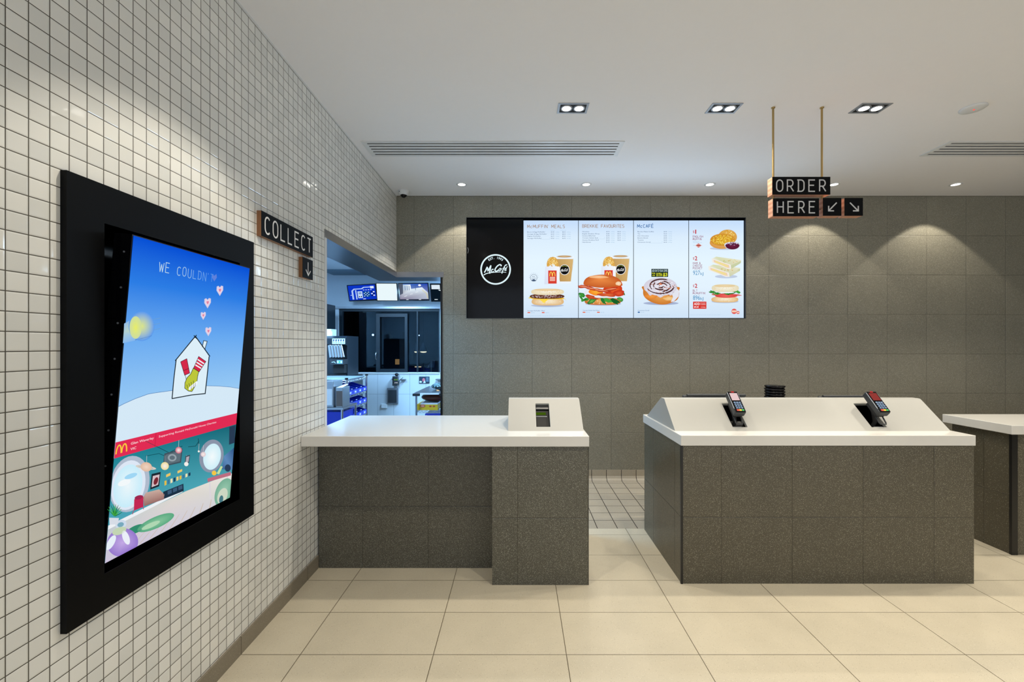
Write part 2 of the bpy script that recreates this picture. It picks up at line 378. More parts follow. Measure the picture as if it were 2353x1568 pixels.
GLY = {
 'A': [[(0,0),(.5,1),(1,0)], [(.2,.35),(.8,.35)]],
 'B': [[(0,0),(0,1),(.5,1)]+bowl(.55,.54,1,.38)+[(0,.54)], [(.5,.54)]+bowl(.55,0,.54,.45)+[(0,0)]],
 'C': [arc(.55,.66,.5,.34,40,180,8)+arc(.55,.34,.5,.34,180,320,8)],
 'D': [[(-.14,1),(.45,1)]+arc(.45,.7,.52,.3,90,0,6)+arc(.45,.3,.52,.3,0,-90,6)+[(-.14,0)], [(.04,.02),(.04,.98)]],
 'E': [[(1,0),(0,0),(0,1),(1,1)], [(0,.53),(.85,.53)]],
 'F': [[(0,0),(0,1),(1,1)], [(0,.53),(.85,.53)]],
 'G': [arc(.55,.66,.5,.34,40,180,8)+arc(.55,.34,.5,.34,180,340,8)+[(1.02,.48),(.6,.48)]],
 'H': [[(0,0),(0,1)], [(1,0),(1,1)], [(0,.53),(1,.53)]],
 'I': [[(.5,0),(.5,1)]], 'J': [[(.8,1),(.8,.3)]+arc(.4,.3,.4,.3,0,-150,6)],
 'K': [[(0,0),(0,1)], [(.95,1),(0,.42)], [(.32,.62),(1,0)]],
 'L': [[(0,1),(0,0),(.95,0)]],
 'M': [[(-.1,0),(0,1),(.5,.25),(1,1),(1.1,0)]],
 'N': [[(0,0),(0,1),(1,0),(1,1)]],
 'O': [arc(.5,.68,.5,.32,0,180,10)+arc(.5,.32,.5,.32,180,360,10)+[(1,.68)]],
 'P': [[(0,0),(0,1),(.5,1)]+bowl(.5,.45,1,.48)+[(.1,.45)]],
 'R': [[(0,0),(0,1),(.45,1)]+bowl(.5,.45,1,.42)+[(.1,.45)], [(.45,.45),(1,0)]],
 'S': [arc(.5,.76,.46,.24,30,250,9)+arc(.5,.26,.48,.26,70,-150,9)],
 'T': [[(0,1),(1,1)], [(.5,1),(.5,0)]],
 'U': [[(0,1),(0,.32)]+arc(.5,.32,.5,.32,180,360,10)+[(1,1)]],
 'V': [[(0,1),(.5,0),(1,1)]], 'W': [[(-.1,1),(.2,0),(.5,.8),(.8,0),(1.1,1)]],
 'X': [[(0,0),(1,1)],[(0,1),(1,0)]], 'Y': [[(0,1),(.5,.5),(1,1)],[(.5,.5),(.5,0)]],
 'c': [arc(.55,.33,.42,.33,45,315,12)],
 '&': [[(1,0),(.2,.75)]+arc(.45,.8,.25,.2,180,0,6)+[(.1,.3)]+arc(.4,.22,.35,.22,160,340,6)+[(.95,.45)]],
 '1': [[(.15,.75),(.55,1),(.55,0)]], '2': [arc(.5,.7,.45,.3,160,-30,8)+[(0,0),(1,0)]],
 '3': [arc(.45,.76,.45,.24,140,-80,8), arc(.45,.26,.5,.27,80,-140,8)],
 '6': [arc(.5,.3,.48,.3,0,360,12), [(.04,.38),(.3,.8),(.75,1)]], '9': [arc(.5,.7,.48,.3,0,360,12), [(.96,.62),(.7,.2),(.25,0)]],
 '7': [[(0,1),(1,1),(.35,0)]], '8': [arc(.5,.76,.4,.24,0,360,12), arc(.5,.26,.48,.26,0,360,12)],
 '\'': [[(.4,1),(.4,.8)]], '.': [[(.45,0),(.55,0)]],
}
GLY['\u00c9'] = GLY['E']+[[(.4,1.15),(.7,1.35)]]

# ================================================================== THE ROOM
XL, YB, ZC = -1.262, 4.434, 2.944      # left wall face, back wall face, ceiling
XR, YF = 7.0, -3.0
YO, TH = 2.787, .25                    # the left wall ends at YO; wall thickness
ZT, ZHB = 2.155, 2.10                  # header: bottom of tiles, bottom of steel lining
KX0, KX1, KY, KZ = -3.2, .25, 6.4, 2.45
b = MB(); b.box(XL-TH, XR, YF, 3.268, -.1, 0); struct('floor', b, M['floor'])
b = MB(); b.box(KX0-.1, XR, 3.268, 8.4, -.1, -.0005); b.box(KX0-.1, XL-TH, YO-.2, 3.268, -.1, -.0005); struct('floor', b, M['quarry'])
b = MB(); b.box(XL-TH, XR, YF, YB+TH, ZC, ZC+.12); struct('ceiling', b, M['ceiling'])
# left wall with the recess for the tilted display, and the header over the opening
RY0, RY1, RZ0, RZ1 = 1.2885, 1.915, .711, 1.766
b = MB()
b.box(XL-TH, XL, YF, RY0, 0, ZC); b.box(XL-TH, XL, RY1, YO, 0, ZC)
b.box(XL-TH, XL, RY0, RY1, 0, RZ0); b.box(XL-TH, XL, RY0, RY1, RZ1, ZC)
b.box(XL-TH, XL-.16, RY0, RY1, RZ0, RZ1)
b.box(XL-TH, XL, YO, YB, ZT, ZC)
struct('wall_left', b, M['mosaic'])
# back wall with the recess for the menu boards
MX0, MX1, MZ0, MZ1, MY = XX(1071.5, YB), XX(1713.5, YB), ZZ(732, YB), ZZ(500, YB), YB+.11
XO = XX(1017, YB)
b = MB()
b.box(XL-TH, XO, YB, YB+TH, ZT, ZC+.1)
b.box(XO, MX0, YB, YB+TH, .108, ZC+.1); b.box(MX1, XR, YB, YB+TH, .108, ZC+.1)
b.box(MX0, MX1, YB, YB+TH, .108, MZ0); b.box(MX0, MX1, YB, YB+TH, MZ1, ZC+.1); b.box(MX0, MX1, MY, YB+TH, MZ0, MZ1)
struct('wall_back', b, M['wallstone'])
b = MB(); b.prism([(YB-.004,.108),(YB+TH,.108),(YB+TH,0),(YB-.035,0),(YB-.03,.008),(YB-.014,.022),(YB-.004,.045)], 0, XO, XR)
struct('baseboard_back', b, M['quarry'])
b = MB(); b.box(XL, XL+.01, YF, 2.688, 0, .079); struct('baseboard_left', b, M['skirt'])
b = MB(); b.box(XR, XR+.15, YF, YB+TH, 0, ZC+.1); struct('wall_right', b, M['wallstone'])
# steel lining of the L-shaped header, black and white edge trims of the opening
b = MB(); b.prism([(XL-TH-.01,YO),(XL+.005,YO),(XL+.005,YB-.005),(XO+.012,YB-.005),(XO+.012,YB+TH+.01),(XL-TH-.01,YB+TH+.01)], 2, ZHB, ZT)
struct('trim_1', b, M['steel'])
b = MB(); b.box(XO-.022, XO, YB-.004, YB+TH, .0, ZHB); struct('trim_2', b, M['strip'])
b = MB(); b.box(XL-.02, XL+.006, YO, YO+.026, 0, ZHB); struct('trim_3', b, M['white'])
b = MB(); b.box(XL, XL+.006, YF, YB, ZC-.008, ZC); struct('trim_4', b, M['white'])
# kitchen behind
def tilemat():
    m = NT('white_kitchen_tile'); g, mask, dist, cell = grid_nodes(m, (.24,.24,.325), (.06,.02,.015), .004)
    return m.out(m.bsdf(m.mix(mask, lin(206,212,216), lin(140,150,160)), .25))
M['ktile'] = tilemat()
M['kpaint'] = plain('kitchen_wall_paint', (188,196,204), .5, noise=.02)
WX0, WX1, WZ0, WZ1 = XX(778, KY), XX(1011, KY), ZZ(859, KY), ZZ(708, KY)
b = MB(); b.box(KX0, KX1, KY, KY+.15, 0, WZ0); struct('wall_kitchen_back', b, M['ktile'])
b = MB(); b.box(KX0, KX1, KY, KY+.15, WZ1, KZ+.1); b.box(KX0, WX0, KY, KY+.15, WZ0, WZ1); b.box(WX1, KX1, KY, KY+.15, WZ0, WZ1)
struct('wall_kitchen_upper', b, M['kpaint'])
b = MB(); b.box(KX0-.1, KX0, YO-.2, KY+.15, 0, KZ+.1); struct('wall_kitchen_left', b, M['kpaint'])
b = MB(); b.box(KX1, KX1+.1, YB+TH, KY+.15, 0, KZ+.1); struct('wall_kitchen_right', b, M['kpaint'])
b = MB(); b.box(KX0-.1, XL-TH, YO-.2, YO-.1, 0, KZ+.1); struct('wall_kitchen_front', b, M['kpaint'])
b = MB(); b.box(KX0-.1, XL-TH-.012, YO-.2, KY+.15, KZ, KZ+.1); b.box(XL-TH-.012, KX1+.1, YB+TH+.012, KY+.15, KZ, KZ+.1)
struct('ceiling', b, M['kpaint'])
b = MB(); b.box(XL-TH-.012, XL-TH-.001, YO, YB+TH, ZT, KZ+.1); b.box(XL-TH-.012, KX1, YB+TH+.001, YB+TH+.012, ZT, KZ+.1)
struct('wall_kitchen_header', b, M['kpaint'])
# kitchen window: frame, sliding sash, glass, and the dark room beyond it
M['wframe'] = plain('window_frame_paint', (22,34,42), .4)
win = tag(MB().box(WX0, WX1, KY-.012, KY+.06, WZ0, WZ0+.018).build('window_1', M['white']), kind='structure')
fr = MB()
fr.box(WX0, WX0+.05, KY+.02, KY+.08, WZ0+.0185, WZ1-.0505); fr.box(WX1-.02, WX1, KY-.01, KY+.08, WZ0+.0185, WZ1)
fr.box(WX0, WX1-.0205, KY+.02, KY+.08, WZ1-.05, WZ1)
fr.build('window_frame', M['wframe'], win)
sx0, sx1 = XX(864, KY), XX(936, KY); sz1 = ZZ(721, KY)
sa = MB(); sa.box(sx0, sx0+.055, KY+.0, KY+.03, WZ0+.0185, sz1); sa.box(sx1-.04, sx1, KY+.0, KY+.03, WZ0+.0185, sz1)
sa.box(sx0+.0555, sx1-.0405, KY, KY+.03, sz1-.05, sz1); sa.box(sx0+.0555, sx1-.0405, KY, KY+.03, WZ0+.0185, WZ0+.07)
sa.box(XX(957,KY), XX(960,KY), KY+.012, KY+.044, WZ0+.0185, WZ1-.0505)
sash = sa.build('sliding_sash', M['wframe'], win)
MB().tube([(sx0+.005, KY-.002, ZZ(826,KY)), (sx0+.005, KY-.03, ZZ(822,KY)), (sx0+.005, KY-.03, ZZ(813,KY)), (sx0+.005, KY-.002, ZZ(809,KY))], .007).build('window_handle', M['chrome'], sash)
def glassmat():
    m = NT('dark_window_glass'); gl = m.n('ShaderNodeBsdfGlossy'); gl.inputs['Roughness'].default_value = .02; gl.inputs[0].default_value = (.75,.88,.95,1)
    tr = m.n('ShaderNodeBsdfTransparent'); tr.inputs[0].default_value = (.55,.7,.8,1)
    lw = m.n('ShaderNodeFresnel'); lw.inputs[0].default_value = 1.5
    mx = m.n('ShaderNodeMixShader', i0=m.math('MULTIPLY_ADD', lw.outputs[0], .4, .01)); m.put(mx, 1, tr); m.put(mx, 2, gl)
    return m.out(mx)
M['glass'] = glassmat()
MB().box(WX0+.03, WX1-.02, KY+.045, KY+.051, WZ0+.01, WZ1-.03).build('window_glass', M['glass'], win)
M['night'] = plain('painted_room_darkness', (8,14,19), .7)  # near-black colour stands for the darkness of the unlit room
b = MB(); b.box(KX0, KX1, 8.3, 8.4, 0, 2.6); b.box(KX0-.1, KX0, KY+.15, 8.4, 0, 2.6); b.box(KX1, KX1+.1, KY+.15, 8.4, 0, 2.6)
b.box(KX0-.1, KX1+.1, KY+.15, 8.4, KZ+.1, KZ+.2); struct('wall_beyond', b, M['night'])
b = MB(); b.box(KX0, KX1, KY-.02, KY, ZZ(710,KY), ZZ(705,KY)); struct('trim_5', b, M['steel'])

# ================================================================== CEILING FITTINGS
def spot(name, loc, power, deg, blend, parent, color=WARM, size=.03, aim=None):
    ld = bpy.data.lights.new(name, 'SPOT'); ld.energy = power; ld.color = color; ld.spot_size = math.radians(deg); ld.spot_blend = blend; ld.shadow_soft_size = size
    o = bpy.data.objects.new(name, ld); COL.objects.link(o); o.location = loc
    o.parent = parent; o.matrix_parent_inverse = Matrix.Translation(-parent.location)
    return o
def twin(x, y, label, group='twin recessed downlights over the counters'):
    t = thing('recessed_downlight', (x, y, ZC), label, 'ceiling light', group)
    hw, hd = .0985, .06
    f = MB(); z0, z1 = ZC-.004, ZC
    f.box(x-hw,x+hw,y-hd,y-hd+.012,z0,z1); f.box(x-hw,x+hw,y+hd-.012,y+hd,z0,z1)
    f.box(x-hw,x-hw+.014,y-hd+.012,y+hd-.012,z0,z1); f.box(x+hw-.014,x+hw,y-hd+.012,y+hd-.012,z0,z1); f.build('frame', M['greyrim'], t)
    MB().box(x-hw+.014,x+hw-.014,y-hd+.012,y+hd-.012,ZC-.0012,ZC).build('baffle', M['matte'], t)
    for s in (-1, 1):
        cx = x+s*.041
        l = MB().lathe((cx,y,ZC), [(.039,-.0012),(.038,-.005),(.031,-.006),(.028,-.004)], 28).build('lamp_ring', M['greyrim'], t)
        MB().lathe((cx,y,ZC), [(.0285,-.0045),(.02,-.0055),(.001,-.006)], 24).build('lamp', M['lamp'], l)
        spot('spot_light', (cx, y, ZC-.02), P_TWIN/2, 104, .35, t)
    return t
for x, lab in zip((.355, 1.338, 2.293), ('leftmost twin recessed downlight in square grey frame above the left counter gap',
        'middle twin recessed downlight just left of the hanging sign rods', 'twin recessed downlight to the right of the hanging sign rods')):
    twin(x, 2.793, lab)
for x in (3.62, 4.6): twin(x, 2.793, 'twin recessed downlight beyond the right edge of the photo')
def small(x, y, label, power, group, deg=96, blend=.12, cat='ceiling light'):
    t = thing('round_downlight', (x, y, ZC), label, cat, group)
    MB().lathe((x,y,ZC), [(.052,-.0005),(.05,-.004),(.036,-.005),(.034,-.002)], 28).build('trim_ring', M['white'], t)
    MB().lathe((x,y,ZC), [(.034,-.002),(.015,-.0045),(.001,-.005)], 24).build('lamp', M['lamp'], t)
    spot('spot_light', (x, y, ZC-.015), power, deg, blend, t, size=.02)
    return t
WL = [(1061,'first small round downlight by the back wall, nearest the dome camera'),
      (1347,'small round downlight by the back wall above the first two menu screens'),
      (1631,'small round downlight by the back wall above the last menu screen'),
      (1916,'small round downlight by the back wall showing right of the ORDER sign'),
      (2196,'small round downlight by the back wall, rightmost of the row')]
for px, lab in WL: small(XX(px, 4.12), 4.12, lab, P_WALL, 'small round downlights along the back wall')
for x in (-.58, .61, 1.80, 2.99, 4.18): small(x, 1.55, 'small round downlight in the ceiling row nearer the viewer', P_ROOM*.7, 'round downlights above the customer side', deg=92, blend=.3)
for x in (-.3, 1.5, 3.3, 5.1): small(x, -1.0, 'small round downlight in the ceiling behind the viewer', P_ROOM*1.6, 'round downlights behind the viewer', deg=92, blend=.5)

def vent(x0, x1, y0, y1, label):
    t = thing('ceiling_vent', ((x0+x1)/2, (y0+y1)/2, ZC), label, 'air vent', 'linear slot air vents')
    f = MB(); z = ZC-.006; e = .035
    f.box(x0,x1,y0,y0+e*.7,z,ZC); f.box(x0,x1,y1-e*.7,y1,z,ZC); f.box(x0,x0+e,y0+e*.7,y1-e*.7,z,ZC); f.box(x1-e,x1,y0+e*.7,y1-e*.7,z,ZC)
    f.build('frame', M['white'], t)
    MB().box(x0+e,x1-e,y0+e*.7,y1-e*.7,ZC-.0012,ZC).build('backing', M['matte'], t)
    n = 5; a, c = y0+e*.7, y1-e*.7; sl = .019; gap = (c-a-n*sl)/(n-1)
    for k in range(n-1):
        yy = a+sl+k*(gap+sl); MB().box(x0+e, x1-e, yy, yy+gap, z+.001, ZC-.0012).build('slat', M['white'], t)
vent(-1.192, .807, 3.243, 3.497, 'long white slot air vent above the menu boards')
vent(3.27, 5.27, 3.243, 3.497, 'white slot air vent in the ceiling at the right edge of the photo')

t = thing('smoke_detector', (2.96, 2.79, ZC), 'flat round white ceiling detector with a tiny red light', 'detector')
MB().lathe((2.96,2.79,ZC), [(.068,-.0005),(.068,-.006),(.06,-.012),(.03,-.015),(.001,-.015)], 32).build('body', M['white'], t)
MB().ball((2.96,2.785,ZC-.0155), .005,.005,.003).build('indicator_light', emit('red_indicator', (255,60,50), 1.5), t)

cx, cy = -1.15, 4.30
t = thing('dome_camera', (cx, cy, ZC), 'small white dome security camera in the ceiling corner', 'security camera')
MB().lathe((cx,cy,ZC), [(.058,-.0005),(.058,-.012),(.054,-.024),(.048,-.034),(.036,-.044)], 28).build('housing', M['white'], t)
MB().ball((cx,cy-.008,ZC-.036), .031,.031,.034).build('lens_dome', M['gloss'], t)
MB().cyl((cx-.03,cy-.047,ZC-.02),(cx-.03,cy-.054,ZC-.021),.004).build('screw', M['darkgrey'], t)

# ================================================================== HANGING SIGN
def sign_box(t, x0, x1, z0, z1, yf=2.757, yb=2.813):
    o = MB().box(x0, x1, yf+.003, yb, z0, z1).build('sign_block', M['plyY'], t, bevel=.0015)
    return MB().box(x0, x1, yf, yf+.003, z0, z1).build('face_panel', M['black'], o)
def letters(parent, txt, x, z, h, w, pitch, sw, yf):
    for i, ch in enumerate(txt):
        if ch == ' ': continue
        a = Art((0, yf-.0003, 0), (1,0,0), (0,0,1), (0,-1,0), step=.001); a.glyphs(ch, x+i*pitch, z, h, w, 0, sw, (205,205,205), 1, up=1)
        a.build('letter', M['print'], parent)
YS = 2.757
t = thing('hanging_sign', (1.82, 2.785, ZC), 'hanging black and wood ORDER HERE sign with two arrow blocks', 'sign')
for px in (1776.5, 1888.5):
    x = XX(px, 2.785); MB().cyl((x,2.785,ZZ(455,YS)-.11),(x,2.785,ZC-.0005),.0065).build('rod', M['brass'], t)
    MB().lathe((x,2.785,ZC), [(.012,-.0005),(.012,-.006),(.0065,-.007)], 16).build('ceiling_cup', M['brass'], t)
p = sign_box(t, XX(1775,YS), XX(1908,YS), ZZ(447.3,YS), ZZ(406.5,YS))
letters(p, 'ORDER', XX(1791.3,YS), ZZ(440,YS), .073, .039, .0691, .0078, YS)
p = sign_box(t, XX(1776.5,YS), XX(1882,YS), ZZ(497,YS), ZZ(456,YS))
letters(p, 'HERE', XX(1792.7,YS), ZZ(489.5,YS), .073, .037, .0684, .0078, YS)
for (a0, a1, s) in ((1891.5, 1933.5, 1), (1941, 1983, -1)):
    p = sign_box(t, XX(a0,YS), XX(a1,YS), ZZ(496,YS), ZZ(455,YS)); a = Art((0,YS-.0003,0),(1,0,0),(0,0,1),(0,-1,0),step=.001)
    c = (a0+a1)/2+.3; q = lambda dx, y: (XX(c+s*dx,YS), ZZ(y,YS))
    a.stroke([q(9.5,466), q(-9.3,485)], .008, (205,205,205)); a.stroke([q(-9.3,473.5), q(-9.3,485), q(3,485)], .008, (205,205,205), 2)
    a.build('arrow', M['print'], p)
# the bar that carries the arrow blocks
MB().cyl((XX(1870,YS), 2.785, ZZ(478,YS)), (XX(1950,YS), 2.785, ZZ(478,YS)), .005).build('joining_rod', M['steel'], t)

# ================================================================== COLLECT SIGN ON THE LEFT WALL
XS = -1.238
def wsign(name, y0, y1, z0, z1, label):
    t = thing(name, (XL, (y0+y1)/2, z0), label, 'sign')
    MB().box(XL+.0005, XS-.002, y0, y1, z0, z1).build('plywood_block', M['plyX'], t)
    f = MB().box(XS-.002, XS, y0, y1, z0, z1).build('face_panel', M['black'], t); return f
f = wsign('wall_sign', 2.067, 2.583, 1.927, 2.049, 'black COLLECT sign on plywood fixed to the white tiled wall')
for i, ch in enumerate('COLLECT'):
    a = Art((XS+.0003, 0, 0), (0,1,0), (0,0,1), (1,0,0), step=.001); a.glyphs(ch, 2.113+.0703*i, 1.947, .081, .042, 0, .0085, (240,238,234), 1, up=1); a.build('letter', M['print'], f)
f = wsign('arrow_sign', 2.462, 2.583, 1.79, 1.907, 'small square black sign with a downward arrow below the COLLECT sign')
a = Art((XS+.0003, 0, 0), (0,1,0), (0,0,1), (1,0,0), step=.001); a.stroke([(2.522,1.886),(2.522,1.809)], .0075, (240,238,234)); a.stroke([(2.494,1.839),(2.522,1.809),(2.550,1.839)], .0075, (240,238,234), 2); a.build('arrow', M['print'], f)

# ================================================================== COUNTERS
CZ0, CZ1 = .808, .87
def hood(parent, x0, x1, holes, yf=2.637, yt=2.83, yt2=2.905, yb=3.215, zt=1.038, tk=.018):
    """sloped upstand on the worktop; the front slope has rectangular cut-outs (x0, x1, s0, s1)"""
    m = MB(); A = Vector((0, yf, CZ1)); B = Vector((0, yt, zt)); d = B-A; nrm = Vector((0, -(zt-CZ1), (yt-yf))).normalized()
    R = .014
    xs = sorted({x0, x1} | {h[0] for h in holes} | {h[1] for h in holes}); ss = sorted({0, 1} | {h[2] for h in holes} | {h[3] for h in holes})
    P = lambda x, s, q=0: Vector((x,0,0))+A+d*s-nrm*q
    for i in range(len(xs)-1):
        for j in range(len(ss)-1):
            mx, ms = (xs[i]+xs[i+1])/2, (ss[j]+ss[j+1])/2
            if any(h[0] < mx < h[1] and h[2] < ms < h[3] for h in holes): continue
            m.add([P(xs[i],ss[j]),P(xs[i+1],ss[j]),P(xs[i+1],ss[j+1]),P(xs[i],ss[j+1])], [(0,1,2,3)])
    for h in holes:
        c = [(h[0],h[2]),(h[1],h[2]),(h[1],h[3]),(h[0],h[3])]
        for k in range(4):
            (xa,sa),(xb,sb) = c[k], c[(k+1)%4]
            m.add([P(xa,sa),P(xb,sb),P(xb,sb,tk),P(xa,sa,tk)], [(0,1,2,3)])
    # rounded crest, back slope and sides
    prof = [(yt,zt),(yt+.004,zt+.004),(yt+.012,zt+.007),(yt2-.01,zt+.007),(yt2,zt+.003),(yb,CZ1)]
    for (ya,za),(yb_,zb) in zip(prof, prof[1:]): m.add([(x0,ya,za),(x1,ya,za),(x1,yb_,zb),(x0,yb_,zb)], [(0,1,2,3)])
    side = [(yf,CZ1)]+prof
    for x in (x0, x1): m.add([(x,y,z) for y, z in side], [list(range(len(side)))])
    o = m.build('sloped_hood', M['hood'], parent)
    bm = bmesh.new(); bm.from_mesh(o.data); bmesh.ops.remove_doubles(bm, verts=bm.verts, dist=.0002); bmesh.ops.recalc_face_normals(bm, faces=bm.faces); bm.to_mesh(o.data); bm.free()
    bv = o.modifiers.new('bevel', 'BEVEL'); bv.width = .0022; bv.segments = 2; bv.limit_method = 'ANGLE'
    for h in holes:      # black pocket behind each cut-out
        k = MB(); q0, q1 = tk, .09; e = .0015
        c = [(h[0]-e,h[2]-.01),(h[1]+e,h[2]-.01),(h[1]+e,h[3]+.01),(h[0]-e,h[3]+.01)]
        for i in range(4):
            (xa,sa),(xb,sb) = c[i], c[(i+1)%4]; k.add([P(xa,sa,q0),P(xb,sb,q0),P(xb,sb,q1),P(xa,sa,q1)], [(0,1,2,3)])
        k.add([P(x,s_,q1) for x, s_ in c], [(0,1,2,3)])
        k.build('cutout_lining', M['gloss'], o)
    return P, nrm, d.normalized()
# left counter
t = thing('counter_base', (-.4, 2.69, 0), 'dark terrazzo tiled base under the left counter, recessed beside a forward end block', 'counter')
xe0, xe1 = XX(1131, 2.498), XX(1352, 2.498)
MB().box(XL+.012, xe0, 2.688, 3.19, 0, CZ0).build('recessed_panel', M['basestoneL'], t)
MB().box(xe0, xe1, 2.498, 3.19, 0, CZ0).build('end_block', M['basestoneE'], t)
MB().box(xe1, xe1+.002, 2.498, 2.512, 0, CZ0).build('edge_strip', M['strip'], t)
t = thing('countertop', (-.4, 2.49, CZ0), 'white solid countertop reaching into the kitchen opening, left counter', 'countertop')
MB().box(XL+.001, xe1+.003, 2.485, 3.222, CZ0+.001, CZ1).build('slab', M['counter'], t, bevel=.003)
PL, nL, dL = hood(t, XX(1167.5,2.65), .402, [(.1125, .199, .13, .87)])
# right counter
rx0, rx1 = .952, 2.672
t = thing('counter_base', (1.8, 2.6, 0), 'dark terrazzo tiled base of the wide middle counter below the ORDER HERE sign', 'counter')
MB().box(rx0+.004, rx1-.002, 2.512, 3.25, 0, CZ0).build('tiled_block', M['basestoneR'], t)
MB().box(rx0-.001, rx0+.012, 2.508, 2.52, 0, CZ0).build('edge_strip', M['strip'], t)
t = thing('countertop', (1.8, 2.6, CZ0), 'white solid countertop with long sloped hood carrying two payment terminals', 'countertop')
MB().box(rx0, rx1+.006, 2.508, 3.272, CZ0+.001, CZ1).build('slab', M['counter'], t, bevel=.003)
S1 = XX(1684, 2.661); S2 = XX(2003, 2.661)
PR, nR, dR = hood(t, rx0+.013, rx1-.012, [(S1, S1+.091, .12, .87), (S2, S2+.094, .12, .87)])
# far right counter
t = thing('counter_base', (4.2, 2.9, 0), 'dark terrazzo tiled counter base at the right edge of the photo', 'counter')
MB().box(3.29, 5.3, 2.86, 3.25, 0, CZ0).build('tiled_block', M['basestoneR'], t)
MB().box(3.286, 3.325, 2.853, 2.87, 0, CZ0).build('edge_strip', M['strip'], t)
t = thing('countertop', (4.2, 2.9, CZ0), 'plain white countertop on the counter at the right edge of the photo', 'countertop')
MB().box(3.247, 5.3, 2.82, 3.283, CZ0+.001, CZ1).build('slab', M['counter'], t, bevel=.003)

# card reader inside the cut-out of the left hood
t = thing('card_reader', PL(.155,.5,.05), 'black card reader with a green display sunk in the left hood', 'card reader')
def onp(P, n, dd, x0, x1, s0, s1, q0, q1):
    m = MB(); c = [(x0,s0),(x1,s0),(x1,s1),(x0,s1)]
    m.add([P(x,s,q1) for x,s in c]+[P(x,s,q0) for x,s in c], [(3,2,1,0),(4,5,6,7),(0,1,5,4),(1,2,6,5),(2,3,7,6),(3,0,4,7)]); return m
onp(PL,nL,dL,.1145,.197,.135,.73,.03,.085).build('body', M['matte'], t)
onp(PL,nL,dL,.1145,.186,.56,.72,.0285,.03).build('display_bezel', M['matte'], t)
onp(PL,nL,dL,.1145,.178,.585,.665,.027,.0285).build('display', emit('green_lcd', (78,110,20), .6), t)
onp(PL,nL,dL,.1145,.184,.535,.545,.0285,.0299).build('silver_edge', M['greyrim'], t)
onp(PL,nL,dL,.1145,.197,.75,.865,.02,.03).build('upper_plate', M['darkgrey'], t)
# payment terminals
def terminal(c0, label, screen_rgb):
    """c0 = foot of the handset's lower edge (x); tilted like the hood"""
    x = c0; A = Vector((x, 2.635, .985)); B = Vector((x, 2.752, 1.103)); d = (B-A).normalized(); n = Vector((0,-d.z,d.y)); u = Vector((1,0,0)); L = (B-A).length
    t = thing('payment_terminal', (x, 2.70, CZ1), label, 'payment terminal', 'card payment terminals on the middle counter')
    def slab(w0, w1, a, b_, h0, h1, name, mat, par, bevel=0):
        m = MB(); vs = []
        for h in (h0, h1):
            for (ww, s) in ((w0,a),(w0,a),(w1,b_),(w1,b_)): pass
        vs = [A+u*(-w0)+d*a+n*h0, A+u*w0+d*a+n*h0, A+u*w1+d*b_+n*h0, A+u*(-w1)+d*b_+n*h0, A+u*(-w0)+d*a+n*h1, A+u*w0+d*a+n*h1, A+u*w1+d*b_+n*h1, A+u*(-w1)+d*b_+n*h1]
        m.add(vs, [(3,2,1,0),(4,5,6,7),(0,1,5,4),(1,2,6,5),(2,3,7,6),(3,0,4,7)])
        return m.build(name, mat, par, bevel=bevel, seg=3)
    body = slab(.034,.034, 0, L, -.045, -.004, 'body', M['darkgrey'], t, .009)
    slab(.0345,.0345, .03, L-.008, -.006, -.002, 'rim', M['greyrim'], body, .002)
    slab(.031,.031, .004, L-.004, -.006, 0, 'front_panel', M['gloss'], body, .002)
    slab(.024,.024, L*.56, L*.9, 0, .001, 'screen', emit('terminal_screen', screen_rgb, .9), body)
    slab(.009,.009, L*.93, L*.99, 0, .001, 'red_mark', emit('red_badge', (235,70,70), .6), body)
    # keys
    for k, (nm, rgb) in enumerate((('red_key',(230,70,55)),('yellow_key',(240,190,40)),('green_key',(20,170,85)))):
        m = MB(); cx = (k-1)*.0155; m.obox(A+u*cx+d*(L*.1)+n*.001, u, d, n, .007, .0055, .0016); m.build(nm, plain(nm+'_plastic', rgb, .4), body, bevel=.001)
    for r in range(4):
        for k in range(3):
            m = MB(); m.obox(A+u*((k-1)*.0155)+d*(L*(.2+.085*r))+n*.001, u, d, n, .0058, .0042, .0012)
            m.build('key', M['blueishkey'], body)
    # bracket under the handset: neck, cradle and wire loop handle
    m = MB(); m.obox(A+d*.06-n*.055, u, d, n, .028, .05, .009); br = m.build('cradle', M['matte'], t, bevel=.003)
    S = Vector((x, 2.72, .985)); q = MB(); q.tube([S+Vector((0,.03,.03)), S+Vector((0,.01,-.02)), PR(x,.35,.02), PR(x,.32,.06)], .012, 10); q.build('neck', M['matte'], t)
    w = .021; e0 = -.068
    def lp(a, b_, h): return A+u*a+d*b_+n*h
    q = MB(); q.tube([lp(-w,.03,-.06), lp(-w,-.03,e0), lp(-w*.8,-.04,e0), lp(w*.8,-.04,e0), lp(w,-.03,e0), lp(w,.03,-.06)], .004, 8); q.build('wire_loop', M['darkgrey'], t)
    q = MB(); q.obox(PR(x,.16,.03), u, dR, nR, .03, .012, .006); q.build('base_clip', M['midgrey'], t)
    return t
M['blueishkey'] = plain('terminal_key', (110,140,180), .4)
terminal(1.372, 'black payment terminal with pale screen and coloured keys, left on the middle hood', (235,205,205))
terminal(2.262, 'black payment terminal with dark red screen, right on the middle hood', (150,60,55))

